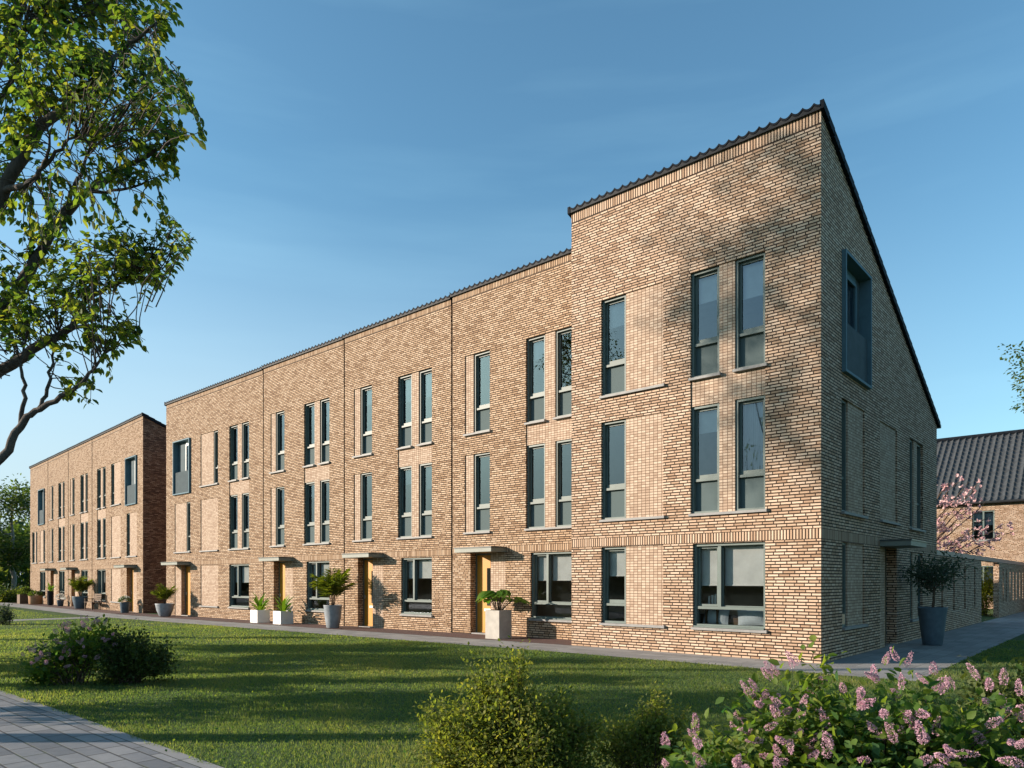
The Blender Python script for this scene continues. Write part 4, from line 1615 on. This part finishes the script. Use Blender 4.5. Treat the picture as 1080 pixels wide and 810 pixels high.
def lilac(name, label, base, lumps, n_leaf, leaf, n_flower, fl_scale, cat='shrub', front=None, mat='leaf_lilac', pan_n=260, zmin=.1, extra=0):
    t = shrub(name, label, base, lumps, leaf, n_leaf, mat, LEAF, cat, stem_r=.010, up=.15, shell=.5)
    protos = [panicle_mesh('flower_cluster', L, r, pan_n, M['petal']) for L, r in ((.15, .026), (.12, .028), (.17, .024), (.10, .026), (.13, .021), (.08, .020))]
    vol = np.array([l[3] * l[4] for l in lumps])
    vol = vol / vol.sum()
    made = 0
    XP, XD, XT = [], [], []
    while made < n_flower + extra:
        l = lumps[rng.choice(len(lumps), p=vol)]
        c, r = np.array(l[:3]), np.array(l[3:6])
        u = rand_unit(1)[0]
        if u[2] < -.35:
            continue
        tocam = np.array((CAM.x - base.x - c[0], CAM.y - base.y - c[1], 0))
        if u[:2] @ norm(tocam[:2]) < .05 and (u[2] < .75 or rng.random() < .5):
            continue
        p = c + u * r * rng.uniform(.98, 1.16)
        if p[2] < zmin:
            continue
        dv = Vector(u * (1, 1, .6)) + Vector((rng.normal(0, .5), rng.normal(0, .5), .45 + rng.normal(0, .35)))
        sc = fl_scale * rng.uniform(.75, 1.15)
        roll = rng.uniform(0, 6.28)
        rot = dv.to_track_quat('Z', 'Y').to_matrix() @ Matrix.Rotation(roll, 3, 'Z')
        made += 1
        if made > n_flower:
            q, d, tn = panicle_points(rng.uniform(.08, .16), .023, 200)
            Rm = np.array(rot)
            XP.append((q * sc) @ Rm.T + p)
            XD.append(d @ Rm.T)
            XT.append(tn + rng.normal(0, .1))
            continue
        k = (made - 1) % 6
        o = protos[k] if made <= 6 else protos[k].copy()
        if made > 6:
            COL.objects.link(o)
        o.parent = t
        o.location = p
        o.rotation_euler = rot.to_euler()
        o.scale = (sc, sc, sc)
    if extra:
        XP, XD, XT = np.concatenate(XP), np.concatenate(XD), np.concatenate(XT)
        o = leaf_mesh('more_blossom', XP, XD, rand_unit(len(XP)), rng.uniform(.8, 1.3, len(XP)) * .0085, DIAMOND, M['petal'], t, XT, rng.uniform(.9, 1.4, len(XP)) * .011)
        o['kind'] = 'stuff'
    return t


lilac('lilac_shrub', 'big pink-flowering lilac filling the right foreground', gpos(925, 4.5),
      [lump(-1.02, .0, .34, .30, .4, .32), lump(-.72, .1, .50, .34, .4, .36), lump(-.34, .1, .64, .36, .45, .42), lump(.10, .1, .62, .42, .5, .44), lump(.52, .05, .56, .40, .5, .40), lump(.95, .0, .52, .40, .5, .40), lump(.2, -.5, .40, .8, .35, .34), lump(-.5, -.45, .30, .5, .35, .3)],
      9500, .066, 100, .84, zmin=.46, extra=50)
lilac('lilac_shrub', 'pink-flowering shrub on the lawn at the left, beside the dark feathery one', gpos(80, 11.3),
      [lump(-.30, 0, .34, .42, .4, .34), lump(.10, .05, .60, .46, .4, .36), lump(-.58, -.1, .25, .25, .3, .22), lump(.32, 0, .75, .25, .25, .22)],
      3600, .07, 60, .85, zmin=.3)
shrub('narrow_leaved_shrub', 'upright narrow-leaved shrub growing through the lilac', gpos(972, 5.0),
      [lump(0, 0, .60, .30, .25, .36), lump(.35, .1, .55, .25, .2, .30)], .085, 1500, 'leaf_narrow', NARROW, up=1.1)
shrub('garden_shrub', 'bright green shrub at the right edge behind the lilac', gpos(1075, 6.9),
      [lump(0, 0, .55, .34, .4, .42), lump(.4, .1, .62, .4, .4, .45), lump(-.28, 0, .32, .25, .25, .24)], .075, 3000, 'leaf_narrow', DIAMOND, up=.3)
shrub('garden_shrub', 'small grey-green shrub at the left edge of the lawn', gpos(2, 28.0),
      [lump(0, 0, .36, .48, .45, .36)], .07, 1600, 'leaf_olive', DIAMOND)
# planting beds past the far block
for px, dep, r, h, m, lab in [(2, 57, 1.4, 1.0, 'leaf_hedge', 'yellow-green mound at the left edge past the cross path'), (11, 57, 1.2, .75, 'leaf_dark', 'low dark mound of the far planting bed'),
                              (20, 58, 1.3, 1.1, 'leaf_far', 'taller green mound of the far planting bed'), (27, 60, 1.5, 1.5, 'leaf_dark', 'dark hedge-like mound beside the far block corner'), (-8, 58, 1.5, 1.2, 'leaf_far', 'green mound outside the left edge of the far bed')]:
    shrub('rounded_shrub', lab, gpos(px, dep), [lump(0, 0, h * .5, r, r, h * .55)], .14, 1200, m, DIAMOND, group='mounds of the far planting bed')
# golden bush in the gap of the garden wall
shrub('golden_bush', 'yellow-green bush standing in the gap of the garden wall', Vector((-.85, 25.0, 0)),
      [(0, 0, .95, .62, .8, .95), (.05, .2, 1.55, .6, .6, .75), (-.5, .1, 1.3, .6, .8, 1.0)], .085, 3600, 'leaf_hedge', DIAMOND, 'bush')


def magnolia():
    base = Vector((-5.0, 22.6, 0))
    t = thing('magnolia_tree', 'pink magnolia in blossom rising behind the garden wall', 'tree', base)
    b = MB()
    bo = np.array(base)
    LP = []
    dm = 31.5

    def W(px, py, d):
        return np.array(at(px, py, d)) - bo
    root = np.array((0, 0, -.1))
    fork = np.array((.1, 0, 1.4))
    b.tube(curve(root, fork, (0, 0, 0), 5, .05), [.14, .12, .11, .10, .09], 8)
    ends = [(990, 500, 31), (1003, 508, 31), (1012, 505, 31.5), (1022, 510, 31.5), (1035, 505, 32), (1030, 518, 31), (1040, 530, 32), (1050, 540, 32), (1060, 552, 32.5), (1045, 555, 31.5), (1030, 560, 31), (1015, 565, 31),
            (1000, 545, 31), (1005, 530, 31), (1018, 540, 31.5), (1026, 530, 32), (1068, 560, 33), (1055, 565, 32), (994, 520, 31), (1022, 572, 31.5), (1038, 575, 32), (980, 515, 31), (975, 540, 31), (985, 560, 31)]
    for e in ends:
        p = W(*e)
        mid = fork + (p - fork) * .45 + np.array((0, 0, -.25)) + rng.normal(0, .1, 3)
        c1 = curve(fork, mid, (0, 0, .1), 5, .08)
        c2 = curve(mid, p, (0, 0, -.08), 6, .1)
        b.tube(np.concatenate([c1, c2[1:]]), np.linspace(.055, .012, 10), 5)
        for k in range(14):
            f = rng.uniform(.2, 1.05)
            i = int(min(4, f * 5))
            q = c2[i] + (c2[i + 1] - c2[i]) * (f * 5 - i)
            q2 = q + rand_unit(1)[0] * rng.uniform(.05, .34)
            b.tube([q, q2], [.008, .005], 3, False)
            LP.append(q2)
    b.build('trunk', M['twig'], t, smooth=True)
    LP = np.repeat(np.array(LP), 8, 0)
    n = len(LP)
    d = rand_unit(n) + (0, 0, .5)
    leaf_mesh('blossom', LP + rng.normal(0, .02, (n, 3)), d, rand_unit(n), rng.uniform(.09, .16, n), LEAF, M['petal_pale'], t)


magnolia()


# ------------------------------------------------------------------ pots and plants
def pot_body(t, prof, mat, soil_r, soil_z, sides=32):
    b = MB()
    b.lathe(prof, sides)
    o = b.build('pot', mat, t, smooth=True)
    s = MB()
    s.lathe([(.001, soil_z + .01), (soil_r, soil_z)], 20)
    s.build('soil', M['soil'], t)
    return o


def square_pot(t, w, h, mat, taper=0):
    b = MB()
    a, c = w / 2, w / 2 - .035
    z0, z1 = 0, h
    for sx, sy, ex, ey in ((-1, -1, 1, -1), (1, -1, 1, 1), (1, 1, -1, 1), (-1, 1, -1, -1)):
        b.face([(sx * (a - taper), sy * (a - taper), z0), (ex * (a - taper), ey * (a - taper), z0), (ex * a, ey * a, z1), (sx * a, sy * a, z1)])
        b.face([(sx * a, sy * a, z1), (ex * a, ey * a, z1), (ex * c, ey * c, z1), (sx * c, sy * c, z1)])
        b.face([(sx * c, sy * c, z1), (ex * c, ey * c, z1), (ex * c, ey * c, z1 - .12), (sx * c, sy * c, z1 - .12)])
    b.build('planter', mat, t)
    s = MB()
    s.face([(-c, -c, h - .06), (c, -c, h - .06), (c, c, h - .06), (-c, c, h - .06)])
    s.build('soil', M['soil'], t)


def palm_fronds(t, z0, n, L, droop=.5, leaflets=24, seed=0, spread=.8, el0=.75):
    b = MB()
    LP, LD, LN, LS = [], [], [], []
    for i in range(n):
        az = i * 2.399 + rng.normal(0, .2)
        el = rng.uniform(el0, 1.45)
        l = L * rng.uniform(.8, 1.1)
        hd = np.array((math.cos(az), math.sin(az), 0))
        out = l * math.cos(el) * spread * 1.5
        tip = np.array((0, 0, z0)) + hd * out + np.array((0, 0, l * math.sin(el) * .92 - droop * out))
        c = curve((hd[0] * .03, hd[1] * .03, z0), tip, hd * (-.28 * out) + np.array((0, 0, .22 * l)), 8, .01)
        b.tube(c, np.linspace(.010, .003, 8), 4, False)
        sd = np.cross(hd, (0, 0, 1))
        for k in range(leaflets):
            f = .25 + .75 * k / leaflets
            i0 = int(min(6, f * 7))
            p = c[i0] + (c[i0 + 1] - c[i0]) * (f * 7 - i0)
            ax = norm((c[i0 + 1] - c[i0])[None])[0]
            for s in (-1, 1):
                LP.append(p)
                LD.append(ax * .8 + sd * s * .75 + hd * .15 + np.array((0, 0, -.25 + rng.normal(0, .2))))
                LN.append((0, 0, 1))
                LS.append(l * .30 * math.sin(math.pi * (.15 + .75 * f)) + .03)
    b.build('stems', M['twig'], t)
    leaf_mesh('fronds', np.array(LP), np.array(LD), np.array(LN, float) + rng.normal(0, .15, (len(LN), 3)), np.array(LS), NARROW, M['leaf_palm'], t, np.clip(rng.normal(.5, .2, len(LP)), 0, 1))


def strap_plant(t, z0, n, L):
    i = np.arange(n)
    az = i * 2.399 + rng.normal(0, .25, n)
    el = np.linspace(.25, 1.45, n)
    d = np.stack([np.cos(az) * np.cos(el), np.sin(az) * np.cos(el), np.sin(el)], 1)
    leaf_mesh('leaves', np.tile((0, 0, z0), (n, 1)) + d * .02, d, np.stack([-np.cos(az) * np.sin(el), -np.sin(az) * np.sin(el), np.cos(el)], 1), L * rng.uniform(.75, 1.1, n), STRAP, M['leaf_bright'], t, rng.random(n), L * 1.25)
    b = MB()
    b.tube([(0, 0, z0 - .08), (0, 0, z0 + .12)], [.035, .025], 7)
    b.build('stem', M['twig'], t)


# square concrete planter with a large-leaved plant
p = Vector((-8.87, .50, gz(-9) + .016))
t = thing('planter', 'tall square concrete planter with a large-leaved plant by the nearest ochre door', 'planter', p)
square_pot(t, .52, .79, M['concrete'])
b = MB()
LP, LD, LS = [], [], []
for i in range(21):
    az = i * 2.399
    rr = .12 + .46 * ((i * .618) % 1)
    tip = np.array((math.cos(az) * rr, math.sin(az) * rr, .79 + .26 + .36 * (1 - rr / .6) + rng.normal(0, .04)))
    c = curve((math.cos(az) * .07, math.sin(az) * .07, .73), tip, (0, 0, .12), 6, .03)
    b.tube(c, np.linspace(.013, .007, 6), 5, False)
    LP.append(tip)
    LD.append((math.cos(az), math.sin(az), -.25))
    LS.append(rng.uniform(.34, .46))
    if i % 2 == 0:
        LP.append(c[4])
        LD.append((math.cos(az + 1.3), math.sin(az + 1.3), -.1))
        LS.append(.30)
b.build('stems', M['twig'], t, smooth=True)
leaf_mesh('leaves', np.array(LP), np.array(LD), np.tile((0, 0, 1.0), (len(LP), 1)) + rng.normal(0, .25, (len(LP), 3)), np.array(LS), BIGLEAF, M['leaf_bright'], t, np.clip(rng.normal(.3, .25, len(LP)), 0, 1))

# tall grey pot with a palm
p = Vector((-16.45, .30, gz(-16.4) + .016))
t = thing('potted_palm', 'feathery palm in a tall tapering grey pot between two front doors', 'potted plant', p)
pot_body(t, [(.001, .0), (.19, .0), (.215, .02), (.27, .35), (.315, .78), (.325, .80), (.30, .80), (.285, .74)], M['grey_pot'], .29, .75)
palm_fronds(t, .74, 15, 1.50, .30, 22, spread=.75, el0=.98)

# two white box planters
for i, (x, y, lab) in enumerate(((-20.15, .62, 'white box planter with strap leaves, nearer the door with the canopy'), (-21.85, .62, 'white box planter with strap leaves, under the wide window edge, farther left'))):
    t = thing('white_planter', lab, 'planter', (x, y, gz(x) + .016), 0, 'white box planters')
    square_pot(t, .54, .50, M['white_pot'])
    strap_plant(t, .45, 17, .80)

# bowl-shaped pot with a palm at the end house
p = Vector((-30.2, .45, gz(-30) + .016))
t = thing('potted_palm', 'bushy palm in a wide grey bowl pot at the end of the long row', 'potted plant', p)
pot_body(t, [(.001, 0), (.20, 0), (.25, .03), (.36, .30), (.42, .58), (.43, .62), (.40, .62), (.39, .55)], M['grey_pot'], .39, .56)
palm_fronds(t, .56, 14, 1.10, .35, 18, spread=.75, el0=1.0)

# small pot with white flowers at the far block
q = far_at(.95, .6)
t = thing('potted_flowers', 'small slate pot of white flowers beside the far block door', 'potted plant', (q.x, q.y, -.13 + .016))
pot_body(t, [(.001, 0), (.17, 0), (.19, .02), (.24, .55), (.25, .57), (.22, .57), (.21, .52)], M['dark_pot'], .22, .53)
n = 260
u = rand_unit(n)
u[:, 2] = np.abs(u[:, 2])
leaf_mesh('leaves', np.array((0, 0, .58)) + u * (.26, .26, .22), u, rand_unit(n) + (0, 0, 1), rng.uniform(.07, .12, n), DIAMOND, M['leaf_far'], t)
n = 130
u = rand_unit(n)
u[:, 2] = np.abs(u[:, 2]) * .8 + .2
leaf_mesh('flowers', np.array((0, 0, .60)) + norm(u) * (.28, .28, .30), rand_unit(n), rand_unit(n), rng.uniform(.05, .08, n), LEAF, M['petal_white'], t)

# blue pot with a dark palm
q = far_at(8.93, .7)
t = thing('potted_palm', 'dark palm in a slate blue pot left of the bench at the far block', 'potted plant', (q.x, q.y, -.13 + .016))
pot_body(t, [(.001, 0), (.25, 0), (.29, .03), (.39, .45), (.43, .72), (.44, .75), (.41, .75), (.39, .68)], M['dark_pot'], .40, .69)
palm_fronds(t, .70, 14, 1.45, .30, 20, spread=.7, el0=1.0)


# bench
def bench():
    q = far_at(7.1, .52)
    t = thing('bench', 'wooden slatted bench against the far block under its wide window', 'bench', (q.x, q.y, -.13 + .016), RZF)
    s = MB()
    for i in range(5):
        y = -.24 + i * .095
        s.box(-.8, .8, y, y + .075, .42, .445)
    s.build('seat', M['wood'], t)
    s = MB()
    for i in range(4):
        z = .52 + i * .11
        s.box(-.8, .8, .235 + i * .015, .26 + i * .015, z, z + .08)
    s.build('backrest', M['wood'], t)
    for x in (-.72, .66):
        for y in (-.22, .19):
            l = MB()
            l.box(x, x + .06, y, y + .06, 0, .418)
            l.build('leg', M['wood'], t)
        l = MB()
        l.box(x + .002, x + .058, -.23, .25, .62, .65)
        l.box(x + .004, x + .056, -.22, -.17, .447, .618)
        l.box(x + .004, x + .056, .262, .31, .30, .95)
        l.build('armrest', M['wood'], t)


bench()

# tall thin pot, clay tub and box planter further along
q = far_at(17.0, .5)
t = thing('potted_plant', 'spiky plant in a tall thin dark pot by the far door', 'potted plant', (q.x, q.y, -.13 + .016))
pot_body(t, [(.001, 0), (.14, 0), (.15, .02), (.19, .98), (.20, 1.0), (.17, 1.0), (.16, .92)], M['lead'], .17, .94)
strap_plant(t, .94, 13, .75)
q = far_at(20.26, .7)
t = thing('potted_plant', 'low green plant in a clay tub near the end of the far block', 'potted plant', (q.x, q.y, -.13 + .016))
pot_body(t, [(.001, 0), (.38, 0), (.42, .05), (.45, .6), (.46, .64), (.42, .64), (.41, .56)], M['clay_pot'], .42, .58)
n = 420
u = rand_unit(n)
u[:, 2] = np.abs(u[:, 2])
leaf_mesh('foliage', np.array((0, 0, .60)) + u * (.45, .45, .34) * (rng.random((n, 1)) ** .3), u, rand_unit(n) + (0, 0, 1), rng.uniform(.09, .16, n), DIAMOND, M['leaf_far'], t)
q = far_at(22.87, .8)
t = thing('planter', 'dark square planter with a bushy plant at the far corner of the far block', 'planter', (q.x, q.y, -.13 + .016), RZF)
square_pot(t, .9, .7, M['wood'])
n = 520
u = rand_unit(n)
u[:, 2] = np.abs(u[:, 2])
leaf_mesh('foliage', np.array((0, 0, .68)) + u * (.48, .48, .50) * (rng.random((n, 1)) ** .3), u, rand_unit(n) + (0, 0, 1), rng.uniform(.10, .18, n), DIAMOND, M['leaf_far'], t)
q = far_at(14.79, .4)
t = thing('potted_flowers', 'small pot of pale flowers under the far block window', 'potted plant', (q.x, q.y, -.13 + .016))
pot_body(t, [(.001, 0), (.16, 0), (.22, .4), (.23, .42), (.2, .42), (.19, .37)], M['dark_pot'], .2, .38)
n = 160
u = rand_unit(n)
u[:, 2] = np.abs(u[:, 2])
leaf_mesh('flowers', np.array((0, 0, .45)) + u * (.26, .26, .36), u, rand_unit(n), rng.uniform(.06, .10, n), LEAF, M['petal_white'], t)

# olive tree in a tall pot at the gable
t = thing('potted_olive', 'grey-green olive tree in a tall slate pot beside the shaded gable', 'potted plant', (.72, 6.05, .008))
pot_body(t, [(.001, 0), (.20, 0), (.22, .02), (.27, .40), (.31, .78), (.335, .92), (.34, .94), (.31, .94), (.30, .86)], M['dark_pot'], .31, .87)
b = MB()
b.tube(curve((0, 0, .84), (.03, .02, 1.45), (.03, 0, 0), 6, .04), np.linspace(.035, .026, 6), 8)
tips = []
for i in range(15):
    az = i * 2.399
    e = np.array((math.cos(az) * rng.uniform(.2, .62), math.sin(az) * rng.uniform(.2, .62), rng.uniform(1.65, 2.25)))
    c = curve((.03, .02, 1.30 + .012 * i), e, (0, 0, -.05), 6, .06)
    b.tube(c, np.linspace(.013, .004, 6), 5, False)
    tips += [c[-1], c[-2], c[3]]
b.build('trunk', M['twig'], t, smooth=True)
tips = np.array(tips)
n = 1900
off = rng.normal(0, .115, (n, 3))
leaf_mesh('crown', tips[rng.integers(0, len(tips), n)] + off, norm(off + 1e-6) + rand_unit(n) * .6, rand_unit(n) + (0, 0, .7), rng.uniform(.07, .12, n), (NARROW[0] * (2.0, 1, 1), NARROW[1]), M['leaf_olive'], t)

# ------------------------------------------------------------------ things inside the corner window
t = thing('sofa', 'brown sofa seen through the wide ground-floor window at the corner', 'sofa', (-1.9, .95, .02))
s = MB()
s.box(-.95, .95, -.40, -.22, .1, .84)
s.build('backrest', M['sofa'], t)
s = MB()
s.box(-.93, .93, -.215, .45, .1, .45)
s.build('seat', M['sofa'], t)
for x in (-.95, .80):
    s = MB()
    s.box(x, x + .15, -.214, .45, .455, .66)
    s.build('armrest', M['sofa'], t)


def cushion(x, lab):
    b = MB()
    n = 10
    for sg in (-1, 1):
        for i in range(n):
            for j in range(n):
                q = []
                for a, c in ((i, j), (i + 1, j), (i + 1, j + 1), (i, j + 1)):
                    u, v = a / n * 2 - 1, c / n * 2 - 1
                    th = .07 * (1 - abs(u) ** 3) * (1 - abs(v) ** 3)
                    q.append((u * .30 * (1 - .06 * (1 - v * v)), sg * th, v * .20 * (1 - .08 * (1 - u * u))))
                b.face(q if sg < 0 else q[::-1])
    o = b.build('cushion', M['cushion'], None, smooth=True)
    o.location = (x, .48, .84)
    o.rotation_euler = (R(-8), R(4 if x < -2 else -6), 0)
    tag(o, lab, 'cushion', 'cushions behind the corner window')


cushion(-2.38, 'pale blue cushion on the sofa, left one behind the window bar')
cushion(-1.60, 'pale blue cushion on the sofa, right one behind the window bar')
t = thing('side_table', 'dark round table holding the orchid inside the corner window', 'table', (-1.45, 1.75, .02))
b = MB()
b.lathe([(.001, .90), (.30, .90), (.30, .93), (.001, .93)], 20)
b.build('tabletop', M['wood'], t)
b = MB()
b.lathe([(.18, 0), (.18, .02), (.03, .05), (.03, .898)], 14)
b.build('pedestal', M['wood'], t)
t = thing('orchid', 'white orchid in a dark pot on the table inside the corner window', 'plant', (-1.45, 1.75, .951))
pot_body(t, [(.001, 0), (.09, 0), (.13, .12), (.10, .17), (.09, .15)], M['dark_pot'], .09, .14, 16)
b = MB()
fl = []
for k in range(4):
    e = np.array((-.35 + .2 * k, rng.normal(0, .1), .45 + .08 * (k % 2)))
    c = curve((0, 0, .12), e, (0, 0, .25), 8, .02)
    b.tube(c, [.006] * 8, 4, False)
    q = np.repeat(np.array([c[-1]]), 7, 0)
    leaf_mesh('flower', q, rand_unit(7), rand_unit(7), .075, LEAF, M['petal_white'], t)
b.build('stems', M['twig'], t)
n = 60
u = rand_unit(n)
leaf_mesh('leaves', np.tile((0, 0, .2), (n, 1)) + u * .12, u, rand_unit(n), .13, LEAF, M['leaf_dark'], t)
for k, x in enumerate((-2.52, -2.44, -2.37)):
    b = MB()
    b.lathe([(.001, 0), (.025, 0), (.025, .20 + .02 * k), (.001, .21 + .02 * k)], 12)
    o = b.build('candle', M['white'], None, smooth=False)
    o.location = (x, .42, 1.07)
    tag(o, 'slim white candle, one of three on the shelf behind the corner window', 'candle', 'candles behind the corner window')
b = MB()
b.box(-2.62, -2.28, .34, .50, 1.045, 1.068)
b.box(-2.60, -2.56, .38, .46, .02, 1.044)
b.box(-2.34, -2.30, .38, .46, .02, 1.044)
tag(b.build('console_table', M['wood']), 'narrow console table holding three candles behind the corner window', 'table')


# unseen wood added behind the viewer to block bright low sky in window reflections
def added_backdrop_wood():
    n = 26000
    a = rng.uniform(R(150), R(285), n)
    d = rng.uniform(85, 105, n)
    hgt = 5.5 + 2.2 * np.sin(a * 31) + 1.5 * np.sin(a * 77 + 1) + 1.0 * np.sin(a * 170)
    z = hgt * rng.random(n) ** .8
    p = np.stack([CAM.x + np.cos(a) * d, CAM.y + np.sin(a) * d, z], 1)
    o = leaf_mesh('added_backdrop_wood', p, rand_unit(n), rand_unit(n), rng.uniform(.7, 1.5, n), DIAMOND, M['leaf_far'])
    o['kind'] = 'stuff'


added_backdrop_wood()
